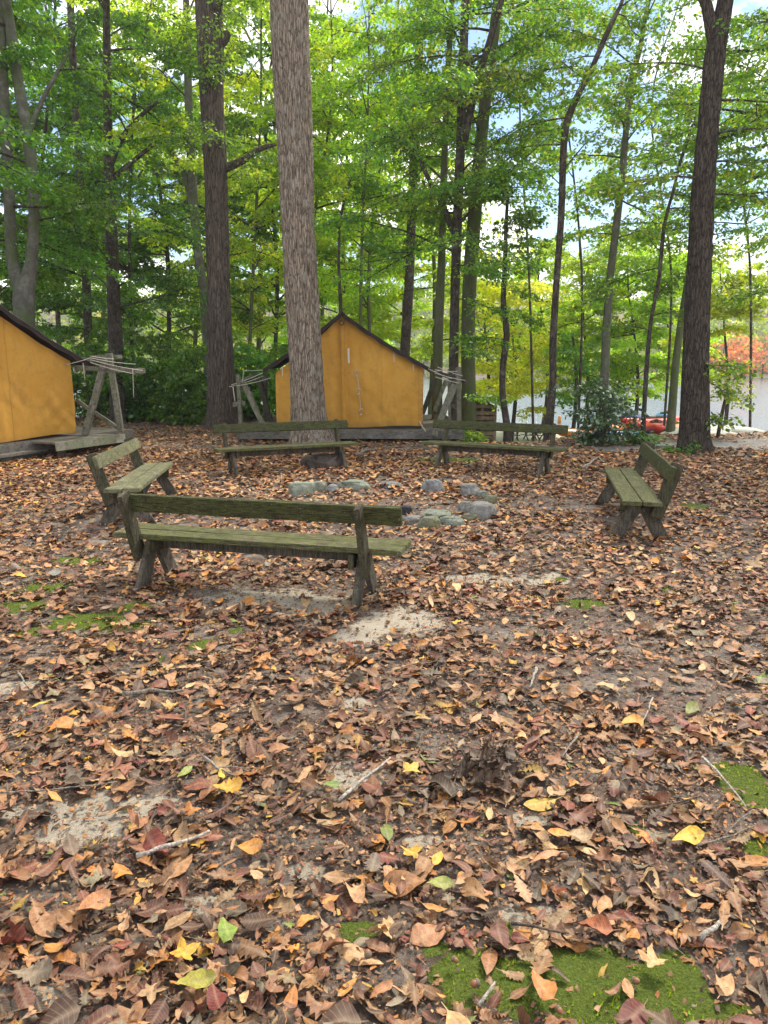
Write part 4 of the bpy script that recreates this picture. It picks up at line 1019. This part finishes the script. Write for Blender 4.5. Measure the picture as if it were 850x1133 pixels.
class Fol:
    def __init__(s, pal, leaf, rng): s.P = []; s.A = []; s.T = []; s.S = []; s.pal = PALS[pal]; s.leaf = leaf*1.18*rng.uniform(.85, 1.2); s.rng = rng
    def twigs(s, path, t0, spacing, tl, per, flat=.28, wood=None, tw_r=.004):
        rng = s.rng; c = path[:,:3]; seg = np.linalg.norm(np.diff(c, axis=0), axis=1); cum = np.concatenate([[0], np.cumsum(seg)]); L = cum[-1]
        if L < .05: return
        d = np.arange(t0*L, L, spacing); k = len(d)
        if k == 0: return
        d = d + rng.uniform(-.4, .4, k)*spacing; d = np.clip(d, 0, L)
        p = np.stack([np.interp(d, cum, c[:,i]) for i in range(3)], 1)
        q = np.stack([np.interp(np.clip(d+.1, 0, L+.1), cum, c[:,i]) for i in range(3)], 1)-np.stack([np.interp(np.clip(d-.1, 0, L), cum, c[:,i]) for i in range(3)], 1)
        az = np.arctan2(q[:,1], q[:,0]) + np.where(np.arange(k) % 2, 1, -1)*rng.uniform(.5, 1.15, k)
        el = rng.normal(.05, .22, k)
        ln = tl*rng.uniform(.5, 1.2, k)*(1-.45*d/L)
        m = per; tt = (np.arange(m)+.6)/m
        dv = np.stack([np.cos(az)*np.cos(el), np.sin(az)*np.cos(el), np.sin(el)], 1)
        bend = -.18
        pos = p[:,None,:]+dv[:,None,:]*(ln[:,None]*tt[None])[...,None]; pos[...,2] += bend*(ln[:,None]*tt[None]**2)
        if wood is not None:
            for a, b, l_ in zip(p, pos[:,-1], ln):
                sd = np.cross(b-a, [0,0,1]); sd = sd/(np.linalg.norm(sd)+1e-9)*tw_r; up = np.array([0,0,tw_r*1.4])
                V = np.array([a-sd, a+sd, a+up, b-sd*.3, b+sd*.3, b+up*.3]); wood.add(V, np.array([(0,1,4,3),(1,2,5,4),(2,0,3,5)]))
        la = az[:,None]+np.where(np.arange(m) % 2, 1, -1)[None]*rng.uniform(.4, 1.1, (k, m)); la[:,-1] = az
        pos = pos + rng.normal(0, .045, pos.shape)
        tl_ = rng.normal(-.38, flat+.14, (k, m))
        s.P.append(pos.reshape(-1, 3)); s.A.append(la.ravel()); s.T.append(tl_.ravel()); s.S.append((s.leaf*rng.uniform(.5, 1.35, (k, m))).ravel())
    def build(s, name, mat, parent, tint=1.0):
        if not s.P: return None
        rng = s.rng
        P = np.concatenate(s.P); az = np.concatenate(s.A); el = np.concatenate(s.T); S = np.concatenate(s.S); n = len(P); LEAVES.append(n)
        d = np.stack([np.cos(az)*np.cos(el), np.sin(az)*np.cos(el), np.sin(el)], 1)
        roll = rng.normal(0, .65, n)
        side = np.stack([-np.sin(az), np.cos(az), np.zeros(n)], 1); nrm = np.cross(d, side)
        sd = side*np.cos(roll)[:,None]+nrm*np.sin(roll)[:,None]; nn = np.cross(sd, d)
        w = S*rng.uniform(.26, .36, n); fold = S*rng.uniform(-.02, .12, n)
        a = P; b = P+d*(S*.48)[:,None]+sd*w[:,None]-nn*fold[:,None]*-1; c = P+d*S[:,None]-nn*(S*.08)[:,None]*-1; e = P+d*(S*.48)[:,None]-sd*w[:,None]-nn*fold[:,None]*-1
        V = np.stack([a, b, c, e], 1).reshape(-1, 3); i = (np.arange(n)*4)[:,None]
        Fq = np.concatenate([i+np.array([[0,1,2]]), i+np.array([[0,2,3]])], 0)
        pc, pw = s.pal; col = np.array(pc)[rng.choice(len(pc), n, p=pw)]
        cl = fbm(P[:,0]*.8, P[:,1]*.8, P[:,2]*.8, 31, 2); col_t = rng.uniform(.85, 1.2)*np.array([rng.uniform(.85, 1.12), 1, 1])
        col = col*rng.uniform(.75, 1.3, (n, 1))*(.7+.6*cl)[:,None]*tint*col_t
        return np_mesh(name, V, Fq, mat, parent, False, {'col': np.repeat(col, 4, 0)})
def limb(fol, wood, start, az, el, L, r0, rng, spacing=.16, tl=.5, per=9, sub=3, t0=.2, droop=.12, twood=True, nside=6):
    n = 8; p = np.array(start, float); P = [np.append(p, r0)]; a, e = az, el
    for k in range(n):
        a += rng.normal(0, .13); e += rng.normal(0, .07)-droop/n*1.6
        p = p+np.array([math.cos(a)*math.cos(e), math.sin(a)*math.cos(e), math.sin(e)])*L/n
        P.append(np.append(p, max(.003, r0*(1-.88*(k+1)/n))))
    P = np.array(P)
    if wood is not None: wood.add(*tube_np(P, nside))
    fol.twigs(P, t0, spacing, tl, per, wood=wood if twood else None)
    for q in range(sub):
        k = int(rng.integers(2, n-1)); sgn = 1 if q % 2 else -1
        limb(fol, wood, P[k,:3], az+sgn*rng.uniform(.5, 1.0), e*.5+rng.normal(.05, .12), L*rng.uniform(.35, .6), P[k,3]*.6, rng, spacing, tl, per, 0, .12, droop, twood, 4)
    return P
def world_path(pp, Y, ground=True):
    out = []
    for px, py, w in pp:
        x, y, z = D(px, py, Y); s = math.hypot(Y, z-CAMH)/F; out.append([x, y, z, w*s/2*1.0])
    if ground:
        z0 = gzf(out[0][0], Y)-.08
        if out[0][2] > z0+.15: out.insert(0, [out[0][0]+(out[0][0]-out[1][0])/(out[1][2]-out[0][2]+1e-6)*(out[0][2]-z0), Y, z0, out[0][3]*1.06])
        else: out[0][2] = z0
    return out
def extend(path, ztop, lean=True):
    a, b = np.array(path[-2]), np.array(path[-1]); d = (b-a)[:3]/(b[2]-a[2]+1e-6); d[:2] = np.clip(d[:2], -.25, .25)
    out = list(path); z = b[2]; k = 0
    while z < ztop:
        z += 2.0; k += 1; f_ = max(.15, 1-(z-b[2])/(ztop-b[2]+2)*.85)
        out.append([b[0]+d[0]*(z-b[2])+random.uniform(-.1, .1), b[1]+random.uniform(-.1, .1), z, b[3]*f_])
    return out
def tree(label, pp, Y, bark, crown=(), pal='mid', leaf=.075, extra=(), ztop=13, name='tree', ring=12, disp=.0, fr=(6, 1.2), flare=.25, seed=1, step=.25, cat='tree', group=None, matl='leaf', twood=None, explicit=()):
    """crown: list of (z0,z1,n_limbs,length,density) ; explicit: (px,py,az_deg,el_deg,L) limbs from given points"""
    rng = np.random.default_rng(seed*13+5); random.seed(seed)
    path = world_path(pp, Y); path = extend(path, ztop) if ztop else path
    base = path[0]; t = thing(name, label, cat, (base[0], base[1], base[2]+.08), 0, group); off = np.array([base[0], base[1], base[2]+.08])
    sm = catmull(path, step); sm[:,3] = np.maximum(sm[:,3], .008)
    twood = (Y < 21) if twood is None else twood
    A_ = Acc(); A_.add(*tube_np(sm, ring, disp, fr, seed, flare))
    paths = [sm]
    for e in extra:
        ep = world_path(e, Y, False); ep = extend(ep, ztop*.8) if e[-1][1] < 25 else ep
        es = catmull(ep, step); es[:,3] = np.maximum(es[:,3], .006); paths.append(es); A_.add(*tube_np(es, max(6, ring//2), disp*.5, fr, seed+1))
    W = Acc(); fol = Fol(pal, leaf, rng)
    for (z0, z1, n, L, dens) in crown:
        for k in range(n):
            z = z0+(z1-z0)*(k+rng.uniform(0, 1))/n; pth = paths[int(rng.integers(0, len(paths)))] if len(paths) > 1 else sm
            if z < pth[0,2] or z > pth[-1,2]: pth = sm
            i = int(np.argmin(np.abs(pth[:,2]-z))); p = pth[i]
            az = rng.uniform(0, 2*PI); LL = L*rng.uniform(.55, 1.15); el = rng.uniform(-.1, .85)
            limb(fol, W, p[:3], az, el, LL, min(max(.010, LL*.011), p[3]*.7), rng, .105/dens, .34+.07*LL, 12, 4 if LL > 1.2 else 1, .22, .2, twood)
    for (px, py, az, el, L, dens) in explicit:
        limb(fol, W, D(px, py, Y), rad(az), rad(el), L, max(.012, L*.010), rng, .10/dens, .34+.07*L, 12, 4, .2, .2, twood)
    for a in (A_, W):
        a.V = [v-off for v in a.V]
    A_.build('trunk', M[bark], t)
    if W.V: W.build('branches', M['bark_thin'], t)
    fol.P = [p-off for p in fol.P]; 
    if fol.P:
        cr = fol.build('crown', M[matl], t)
    return t

# --- the trunks one can single out, from the photograph
tree('thick tree with pale shaggy bark rising in front of the centre tent', [(344,492,44),(342,470,39),(339,420,36),(336,360,34),(333,310,33),(330,240,33.5),(327,170,33.5),(323,90,34),(320,10,34),(318,-60,33)], 14.5, 'bark_shag',
     [(9.5,13,10,3.2,.8)], 'beech', .08, ztop=14, ring=150, disp=.030, fr=(20, 2.4), flare=.38, seed=2, step=.035)
tree('big dark straight trunk with furrowed bark left of the centre tent', [(247,475,34),(246,440,30),(244,380,27),(242,320,24),(240,250,23),(238,180,23),(235,110,22),(233,62,24),(231,0,24),(229,-60,22)], 18.4, 'bark_dark',
     [(5.5,9.5,8,2.2,.8),(9.5,14,9,3.4,.6)], 'mid', .08, extra=[[(240,190,9),(268,178,7),(288,165,5),(305,160,3)], [(238,48,14),(247,42,12),(254,36,5)]], ztop=16, ring=90, disp=.020, fr=(20, 2.2), flare=.3, seed=3, step=.06)
tree('grey forked beech rising behind the left tent', [(28,478,24),(27,420,23),(27,350,21),(27,322,22),(34,296,13),(38,230,11),(31,150,11),(20,90,10),(8,10,9)], 17.0, 'bark_beech',
     [(3.5,11,18,2.9,1)], 'mid', .08, extra=[[(26,322,20),(14,290,13),(10,210,11),(4,100,10),(0,0,9)], [(31,150,7),(38,130,5),(55,95,4),(75,60,3)]], seed=4, ring=16)
tree('dark upright tree between the forked beech and the big dark trunk', [(131,472,17),(129,400,16),(126,330,14),(123,250,12),(121,190,10),(119,110,8),(118,0,6)], 20, 'bark_thin',
     [(2.8,11.5,26,2.9,1)], 'dark', .08, extra=[[(123,180,7),(140,145,5),(165,120,4),(175,112,3)], [(122,200,7),(145,180,5),(170,160,4)]], seed=5)
tree('slim dark tree left of the dark upright tree', [(104,470,10),(99,400,9),(95,300,9),(90,220,8),(84,120,7),(78,0,6)], 24, 'bark_thin', [(2.5,13,24,2.8,1)], 'dark', .09, seed=6)
tree('pale forked slender tree just left of the big dark trunk', [(233,470,9),(230,400,9),(226,330,10),(218,270,9),(213,200,9),(209,120,8),(206,0,6)], 22, 'bark_beech', [(4.5,12,14,2.6,.9)], 'lime', .085,
     extra=[[(215,235,7),(203,190,6),(186,165,5),(168,135,4)]], seed=7)
tree('thin dark bare sapling rising over the ridge of the centre tent', [(378,474,4),(377,345,4),(375,290,3),(377,240,3),(388,198,2)], 21, 'bark_thin', [(5.4,7.4,5,.9,.6)], 'lime', .085, ztop=0, seed=8)
tree('dark tree right behind the slope of the centre tent', [(446,478,12),(448,395,11),(453,310,10),(457,200,9),(462,100,8),(466,0,7)], 24, 'bark_thin', [(4.5,13,16,2.6,.9)], 'mid', .09, seed=9)
tree('upright dark stem in front of the clump right of the centre tent', [(503,478,12),(502,430,11),(503,350,10),(506,250,10),(510,150,9),(513,60,8),(516,-20,7)], 17.6, 'bark_thin',
     [(3.6,9.2,24,2.9,1)], 'beech', .072, extra=[[(504,265,6),(492,232,6),(478,205,5),(458,168,4),(432,142,3)], [(512,165,8),(527,95,7),(542,45,6),(558,-10,5)]], seed=10,
     explicit=[(503,300,-60,5,1.6,1),(503,330,-20,-5,1.5,1),(503,390,-30,0,1.3,.8),(505,230,-100,5,2.2,1),(503,438,-10,0,1.2,1)])
tree('broad pale mossy trunk behind the clump right of the centre tent', [(519,478,17),(519,440,16),(518,380,15),(520,310,15),(526,230,14),(533,150,12),(541,80,11),(549,20,10),(556,-40,9)], 18.4, 'bark_moss', [(5,10,16,3,1)], 'beech', .075, seed=11)
tree('left leaning pale stem of the clump beside the centre tent', [(484,475,12),(484,420,11),(486,350,10),(489,280,8),(491,200,7),(494,120,6),(499,20,5)], 18.8, 'bark_moss', [(4.2,9.5,14,2.6,1)], 'mid', .075, seed=12)
tree('wavy thin trunk behind the far right bench', [(561,492,9),(561,470,8),(556,435,7),(557,400,7),(561,370,7),(557,335,6),(559,290,5),(560,250,4),(562,215,3)], 17.2, 'bark_thin', [(3.1,5.9,14,1.1,.9)], 'dark', .075, ztop=0, seed=13,
     explicit=[(559,375,170,10,1.0,1),(559,345,20,5,.9,1)])
tree('curving slender trunk right of the wavy thin one', [(606,490,10),(609,455,9),(612,420,8),(612,380,8),(616,310,7),(621,240,7),(624,160,7),(629,130,7),(642,100,6),(654,78,5),(668,45,5),(682,15,4),(692,-10,3)], 16.4, 'bark_thin', [(5.2,8.8,14,1.7,.75)], 'beech', .07, ztop=10, seed=14)
tree('slender grey trunk right of the curving one', [(665,492,10),(668,440,10),(671,370,9),(675,310,8),(682,250,8),(689,190,7),(694,130,6),(698,90,6),(708,55,5),(716,10,4)], 17.5, 'bark_beech', [(4.2,9.6,18,2.0,.8)], 'beech', .072, ztop=11, seed=15,
     explicit=[(680,260,180,5,1.3,1),(672,330,170,0,1.0,.8)])
tree('thinnest dark stem left of the big right trunk', [(711,482,6),(713,450,5),(716,400,5),(721,350,4),(729,310,4),(735,250,4),(744,215,3),(754,175,3),(766,138,2)], 15.5, 'bark_thin', [(2.0,6.2,15,1.3,.9)], 'dark', .07, ztop=0, seed=16)
tree('big dark oak trunk at right forking at the top of the view', [(769,502,36),(768,488,31),(769,450,28),(770,400,26),(772,340,24),(775,280,23),(778,220,22),(783,150,19),(788,95,18),(792,55,17),(799,20,14),(806,-20,12)], 13.75, 'bark_dark2',
     [(8.5,12,8,3,.7)], 'beech', .075, extra=[[(791,50,12),(783,10,10),(776,-20,9)]], ztop=13, ring=110, disp=.028, fr=(22, 3.2), flare=.2, seed=17, step=.06,
     explicit=[(772,405,-60,10,.8,.5),(772,420,20,0,.9,.5),(770,465,-20,5,.7,.5),(781,180,10,10,2.2,.9),(783,150,-30,15,2.4,1),(786,110,20,10,2.4,1),(781,200,200,10,2.0,.8),(778,215,-10,0,2.0,.9),(789,80,170,20,2.2,.8)])
tree('leaning mossy trunk behind the big right trunk', [(741,486,10),(744,450,9),(748,400,8),(755,350,8),(763,300,7),(768,250,6)], 20, 'bark_moss', [(3.5,8,12,1.8,.8)], 'mid', .08, ztop=8, seed=18)
tree('little lakeside sapling right of the big right trunk', [(794,484,4),(798,462,4),(803,440,3),(807,420,2),(809,405,2)], 16.5, 'bark_thin', [(.75,1.75,11,.7,.9)], 'lime', .06, ztop=0, seed=19, name='sapling', cat='sapling', flare=0)
tree('tree standing just beyond the right edge of the view', [(905,500,26),(902,400,22),(900,250,20),(905,100,18),(910,0,16)], 15.0, 'bark_dark', [(2.6,5,8,2.0,.8),(5,9.5,24,3.3,1)], 'beech', .075, ztop=11, seed=20)
tree('tree standing just beyond the left edge of the view', [(-60,500,22),(-62,300,20),(-64,100,18),(-66,0,16)], 16.0, 'bark_dark', [(4,10,22,3.2,1)], 'mid', .08, ztop=12, seed=21)

# --- woods further back: every tree its own thing
bgl = [  # px, Y, width px, palette, crown zlo, zhi, n, L, place words
 (40,30,9,'dark',2.5,15,30,3.4,'farther dark tree filling the gap behind the forked beech'),
 (150,27,8,'mid',2.5,14,30,3.2,'farther green tree right of the dark upright tree'),
 (185,33,9,'dark',2,15,30,3.6,'farther dark tree in the gap left of the big dark trunk'),
 (70,38,10,'mid',2,18,30,4.2,'distant green tree behind the slim dark tree'),
 (210,40,9,'lime',1.5,15,28,4.0,'distant bright tree behind the pale forked slender tree'),
 (272,26,7,'lime',2.5,12,28,2.8,'bright green tree right of the big dark trunk'),
 (300,33,8,'mid',1.5,16,32,3.6,'green tree in the gap between the two thick trunks'),
 (285,42,9,'lime',1,14,28,4.2,'distant bright tree between the two thick trunks'),
 (385,34,7,'lime',1.5,12,34,3.4,'bright yellow green tree above the ridge of the centre tent'),
 (415,28,7,'lime',3,11,26,2.8,'bright yellow green tree over the right slope of the centre tent'),
 (360,44,8,'lime',1,15,32,4.4,'distant pale tree just right of the shaggy trunk'),
 (440,38,8,'lime',1,9,24,3.4,'yellowing tree beyond the dark tree behind the tent slope'),
 (475,32,8,'lime',2,12,26,3.0,'bright tree seen left of the stem clump'),
 (400,24,6,'lime',6,12,18,2.8,'higher green tree above and behind the centre tent'),
 (350,26,7,'lime',6.5,13,18,3.0,'green tree with high branches beside the shaggy trunk'),
 (-20,26,9,'dark',1.5,13,30,3.2,'dark tree at the left edge behind the left tent'),
 (250,50,8,'lime',0,16,28,4.6,'farthest bright tree behind the big dark trunk'),
 (110,46,9,'lime',0,18,28,4.6,'farthest bright tree behind the dark upright tree'),
 (590,25,5,'mid',7.5,12,12,2.2,'high thin crowned tree above the curving slender trunk'),
 (640,28,5,'beech',7,13,11,2.2,'high thin crowned tree left of the slender grey trunk'),
 (735,24,5,'beech',5,11,16,2.2,'thin crowned tree left of the fork of the big right trunk'),
 (830,22,5,'mid',5.2,11,20,2.4,'green tree right of the big right trunk above the lake'),
]
for i, (px, Y, w, pal, z0, z1, n, L, lab) in enumerate(bgl):
    tree(lab, [(px, 472, w*.6), (px+random.uniform(-9, 9), 300, w*.5), (px+random.uniform(-22, 22), 120, w*.33), (px+random.uniform(-36, 36), -10, w*.22)], Y, 'bark_moss' if pal == 'lime' else 'bark_thin', [(z0, z1, int(n*1.3), L, .62 if i < 18 else .5)], pal, .115 if Y < 30 else .15, ztop=z1*.96, seed=100+i, ring=8, step=.6, flare=.1, twood=False)
# low lakeside trees overhanging the water
lk = [ (565,31,'yellow',-.3,5.4,26,2.0,'low yellow tree by the water behind the wavy thin trunk'), (535,34,'lime',-.5,5,22,2.0,'low lime tree by the water behind the mossy trunk'),
 (600,38,'lime',1.2,6.8,24,2.4,'low green tree over the water left of the curving slender trunk'), (645,33,'lime',.4,6.2,28,2.3,'bright low tree between the curving and grey slender trunks'), (632,30,'mid',-.2,2.5,14,1.2,'small green tree by the beach right of the curving trunk'),
 (700,32,'lime',.4,6.0,28,2.4,'bright low tree behind the thinnest dark stem'), (738,36,'lime',.4,6.4,24,2.4,'yellow green low tree behind the leaning mossy trunk'), (800,26,'lime',2.6,4.4,14,1.7,'low hanging lime tree right of the big right trunk')]
for i, (px, Y, pal, z0, z1, n, L, lab) in enumerate(lk):
    x, y, z = D(px, 440, Y); zz = gzf(x, Y)
    base = px; tree(lab, [(px, 566-F*math.tan(PITCH+math.atan((zz-CAMH)/Y)), 5), (px+6, 430, 4), (px+2, 370, 2.2)], Y, 'bark_thin', [(z0, z1, int(n*1.7), L*1.05, .75)], pal, .11, ztop=z1, seed=160+i, ring=8, step=.5, flare=.1, twood=False)

# --- shrubs
def shrub(label, px, Y, hw, h, pal, seed, n=16, leaf=.07, name='shrub', dens=1.0, matl='leaf', zoff=0, stems=7):
    rng = np.random.default_rng(seed); x = D(px, 480, Y)[0]; z = gzf(x, Y)
    t = thing(name, label, 'shrub', (x, Y, z)); W = Acc(); fol = Fol(pal, leaf, rng)
    for k in range(stems):
        az = rng.uniform(0, 2*PI); el = rng.uniform(.7, 1.35); L = h*rng.uniform(.7, 1.05); P = [np.array([rng.normal(0, hw*.16), rng.normal(0, hw*.16), -.05, .016])]
        p = P[0][:3].copy()
        for q in range(6):
            az += rng.normal(0, .25); el += rng.normal(-.03, .1); p = p+np.array([math.cos(az)*math.cos(el)*hw/h*1.1, math.sin(az)*math.cos(el)*hw/h*1.1, math.sin(el)])*L/6; P.append(np.append(p, .016*(1-.13*q)))
        P = np.array(P); W.add(*tube_np(P, 6))
        for q in range(n):
            i = int(rng.integers(1, 7)); limb(fol, W, P[i,:3], rng.uniform(0, 2*PI), rng.uniform(-.1, .6), hw*rng.uniform(.35, .75), .007, rng, .065/dens, .26, 9, 1, .1, .1, Y < 19, 4)
    W.build('stems', M['bark_thin'], t); fol.build('foliage', M[matl], t); return t
shrub('dark glossy leaved bush between the far right bench and the thinnest stem', 667, 14.9, .95, 1.35, 'holly', 201, 6, .06, matl='leaf_glossy', stems=8, name='bush', dens=.62)
shrub('low leafy plant at the foot of the thinnest dark stem', 708, 15.0, .3, .32, 'mid', 202, 3, .06, stems=4)
for i, (px, Y, hw, h, pal, lab) in enumerate(((165,20.5,1.2,2.4,'dark','dark green shrub left of the big dark trunk'), (205,19.8,.9,2.0,'mid','green shrub against the left side of the big dark trunk'), (140,23,1.5,3.2,'dark','tall dark shrub behind the left pole frame'),
        (60,21,1.4,3.0,'dark','dark shrub behind the left tent'), (190,25,1.6,3.4,'mid','tall green shrub deep in the wood left of the big dark trunk'), (285,21.5,.9,2.3,'mid','green shrub behind the pole frame left of the centre tent'),
        (110,27,1.8,3.6,'mid','tallest shrub deep in the wood behind the left pole frame'), (485,20.5,.7,1.2,'mid','low shrub behind the leaning pole frame'), (235,23,1.3,2.6,'dark','dark shrub behind the big dark trunk'), (15,25,1.6,3.2,'dark','dark shrub at the left edge of the wood'), (310,25,1.5,2.6,'mid','leafy shrub hidden between shaggy trunk and dark trunk'), (513,17.9,.3,.75,'lime','light green shoots beside the slatted shed'))):
    shrub(lab, px, Y, hw, h, pal, 210+i, 9, .10, dens=.5, stems=8)
shrub('tuft of green shoots at the foot of the big right trunk', 754, 13.5, .28, .35, 'mid', 240, 4, .055, stems=4)

# --- far shore
def blob_tree_leaves(cx, cy, cz, rx, rz, n, rng, leaf):
    v = rng.normal(size=(n, 3)); v /= np.linalg.norm(v, axis=1, keepdims=True)
    r = rng.uniform(.55, 1.0, n)**.5*(.72+.5*fbm(v[:,0]*2+cx, v[:,1]*2+cy, v[:,2]*2, 5, 2))
    return np.stack([cx+v[:,0]*rx*r, cy+v[:,1]*rx*r, cz+v[:,2]*rz*r], 1)
def far_crown(P, leaf, cols, rng, name, parent=None):
    n = len(P); a = rng.uniform(0, 2*PI, n); e = rng.normal(0, .7, n)
    u = np.stack([np.cos(a)*np.cos(e), np.sin(a)*np.cos(e), np.sin(e)], 1); w = np.cross(u, rng.normal(size=(n, 3))); w /= np.linalg.norm(w, axis=1, keepdims=True)
    s = leaf*rng.uniform(.5, 1.2, n)[:,None]
    V = np.stack([P-u*s, P+w*s*.6, P+u*s, P-w*s*.6], 1).reshape(-1, 3)
    return np_mesh(name, V, np.arange(4*n).reshape(n, 4), M['leaf'], parent, False, {'col': np.repeat(cols, 4, 0)})
def far_shore():
    rng = np.random.default_rng(77); PP = []; CC = []
    pal = np.array([(.14,.21,.05), (.18,.26,.055), (.25,.30,.07), (.10,.17,.05), (.34,.30,.08), (.32,.20,.08)])
    trunks = Acc()
    for k in range(300):
        y = 163+rng.uniform(0, 1)**1.2*110; x = rng.uniform(-.75, .75)*y*1.15
        z = gzf(x, y); h = rng.uniform(10, 17); rx = rng.uniform(3.6, 6.0)
        n = 420 if y < 210 else 240
        PP.append(blob_tree_leaves(x, y, z+h*.55, rx, h*.52, n, rng, .5)); c = pal[rng.choice(6, p=[.3,.24,.14,.22,.06,.04])]
        CC.append(np.clip(c*rng.uniform(.7, 1.3, (n, 1)), 0, 1))
        trunks.add(*tube_np(np.array([[x, y, z-.3, .28], [x, y, z+h*.5, .2], [x, y, z+h*.9, .06]]), 5))
    P = np.concatenate(PP); C_ = np.concatenate(CC)
    o = far_crown(P, .55, C_, rng, 'far_shore_woods'); tag(o, 'pale green woods along the far shore of the lake', 'woods', kind='stuff')
    t_ = trunks.build('far_shore_trunks', M['bark_thin'], None); tag(t_, 'trunks of the woods on the far shore', 'woods', kind='stuff')
    for i, (px, h, rx, lab) in enumerate(((800,10,4.6,'salmon red maple on the far shore just right of the big right trunk'), (823,8.5,4.2,'deep red maple on the far shore near the right edge'), (815,6,3.2,'low pink maple at the waterline of the far shore'), (845,9,4,'orange red maple on the far shore at the right edge'))):
        y = 160+i*2-(6 if i == 2 else 0); x = D(px, 400, y)[0]; z = max(gzf(x, y), -2.2); t = thing('red_tree', lab, 'tree', (x, y, z), group='red trees on the far shore')
        n = 650; P = blob_tree_leaves(0, 0, h*.58, rx, h*.5, n, rng, .5); pc = np.array(PALS['red'][0])[rng.choice(5, n, p=PALS['red'][1])]*rng.uniform(.8, 1.3, (n, 1))
        far_crown(P, .5, np.clip(pc, 0, 1), rng, 'crown', t); mb = Acc(); mb.add(*tube_np(np.array([[0,0,-.4,.25],[0,0,h*.5,.18],[0,0,h*.9,.05]]), 6)); mb.build('trunk', M['bark_thin'], t)
far_shore()

def haze():
    n = N('lake_haze'); v = n.node('ShaderNodeVolumePrincipled', Density=HAZE); v.inputs['Color'].default_value = (.93, .95, 1, 1); v.inputs['Anisotropy'].default_value = .3
    n.l.new(v.outputs[0], n.out.inputs['Volume'])
    m = MB(); m.beam((0, -14, 21), (0, 452, 21), 940, 60, up=(0,0,1)); o = m.build('haze', n.m); tag(o, 'thin pale haze over the lake and its far shore', 'haze', kind='stuff')
HAZE = .0006
if HAZE: haze()
# ------------------------------------------------------------------ light, sky, camera
SUN_EL, SUN_AZ = rad(52), rad(35)      # azimuth from +Y toward +X
w = bpy.data.worlds.new('World'); SC.world = w; w.use_nodes = True
nt = w.node_tree; nt.nodes.clear(); L_ = nt.links
out = nt.nodes.new('ShaderNodeOutputWorld'); bg = nt.nodes.new('ShaderNodeBackground'); sky = nt.nodes.new('ShaderNodeTexSky')
sky.sky_type = 'NISHITA'; sky.sun_disc = False; sky.sun_elevation = SUN_EL; sky.sun_rotation = SUN_AZ; sky.ozone_density = 3.5; sky.dust_density = .3
tc = nt.nodes.new('ShaderNodeTexCoord'); mp = nt.nodes.new('ShaderNodeMapping'); mp.inputs['Scale'].default_value = (1, 1, 2.2); L_.new(tc.outputs['Generated'], mp.inputs[0])
no = nt.nodes.new('ShaderNodeTexNoise'); no.inputs['Scale'].default_value = 3.2; no.inputs['Detail'].default_value = 7; no.inputs['Roughness'].default_value = .55; L_.new(mp.outputs[0], no.inputs['Vector'])
rp = nt.nodes.new('ShaderNodeValToRGB'); rp.color_ramp.elements[0].position = .48; rp.color_ramp.elements[1].position = .56; L_.new(no.outputs['Fac'], rp.inputs[0])
mx = nt.nodes.new('ShaderNodeMix'); mx.data_type = 'RGBA'; L_.new(rp.outputs[0], mx.inputs[0]); L_.new(sky.outputs[0], mx.inputs[6]); mx.inputs[7].default_value = (13.0, 12.7, 12.2, 1)
L_.new(mx.outputs[2], bg.inputs[0]); bg.inputs[1].default_value = .10; L_.new(bg.outputs[0], out.inputs[0])
sl = bpy.data.lights.new('sun', 'SUN'); sl.energy = 3.0; sl.angle = rad(14); sl.color = (1, .93, .80)
so = bpy.data.objects.new('sun', sl); COL.objects.link(so)
dv = Vector((math.sin(SUN_AZ)*math.cos(SUN_EL), math.cos(SUN_AZ)*math.cos(SUN_EL), math.sin(SUN_EL)))
so.rotation_euler = dv.to_track_quat('Z', 'Y').to_euler(); so.location = dv*50

cam = bpy.data.cameras.new('camera'); cam.sensor_width = 36; cam.sensor_fit = 'VERTICAL'; cam.sensor_height = 36; cam.lens = F/1133*36; cam.clip_end = 2000; cam.clip_start = .05
co = bpy.data.objects.new('camera', cam); COL.objects.link(co); co.location = (0, 0, CAMH); co.rotation_euler = (rad(90)-PITCH, 0, 0)
SC.camera = co
SC.view_settings.view_transform = 'Standard'; SC.view_settings.look = 'None'; SC.view_settings.gamma = 1; SC.view_settings.exposure = 1.12
SC.cycles.max_bounces = 6; SC.cycles.diffuse_bounces = 4; SC.cycles.transmission_bounces = 4; SC.cycles.use_denoising = True
SC.cycles.use_adaptive_sampling = True; SC.cycles.adaptive_threshold = .02

print('LEAVES', sum(LEAVES))
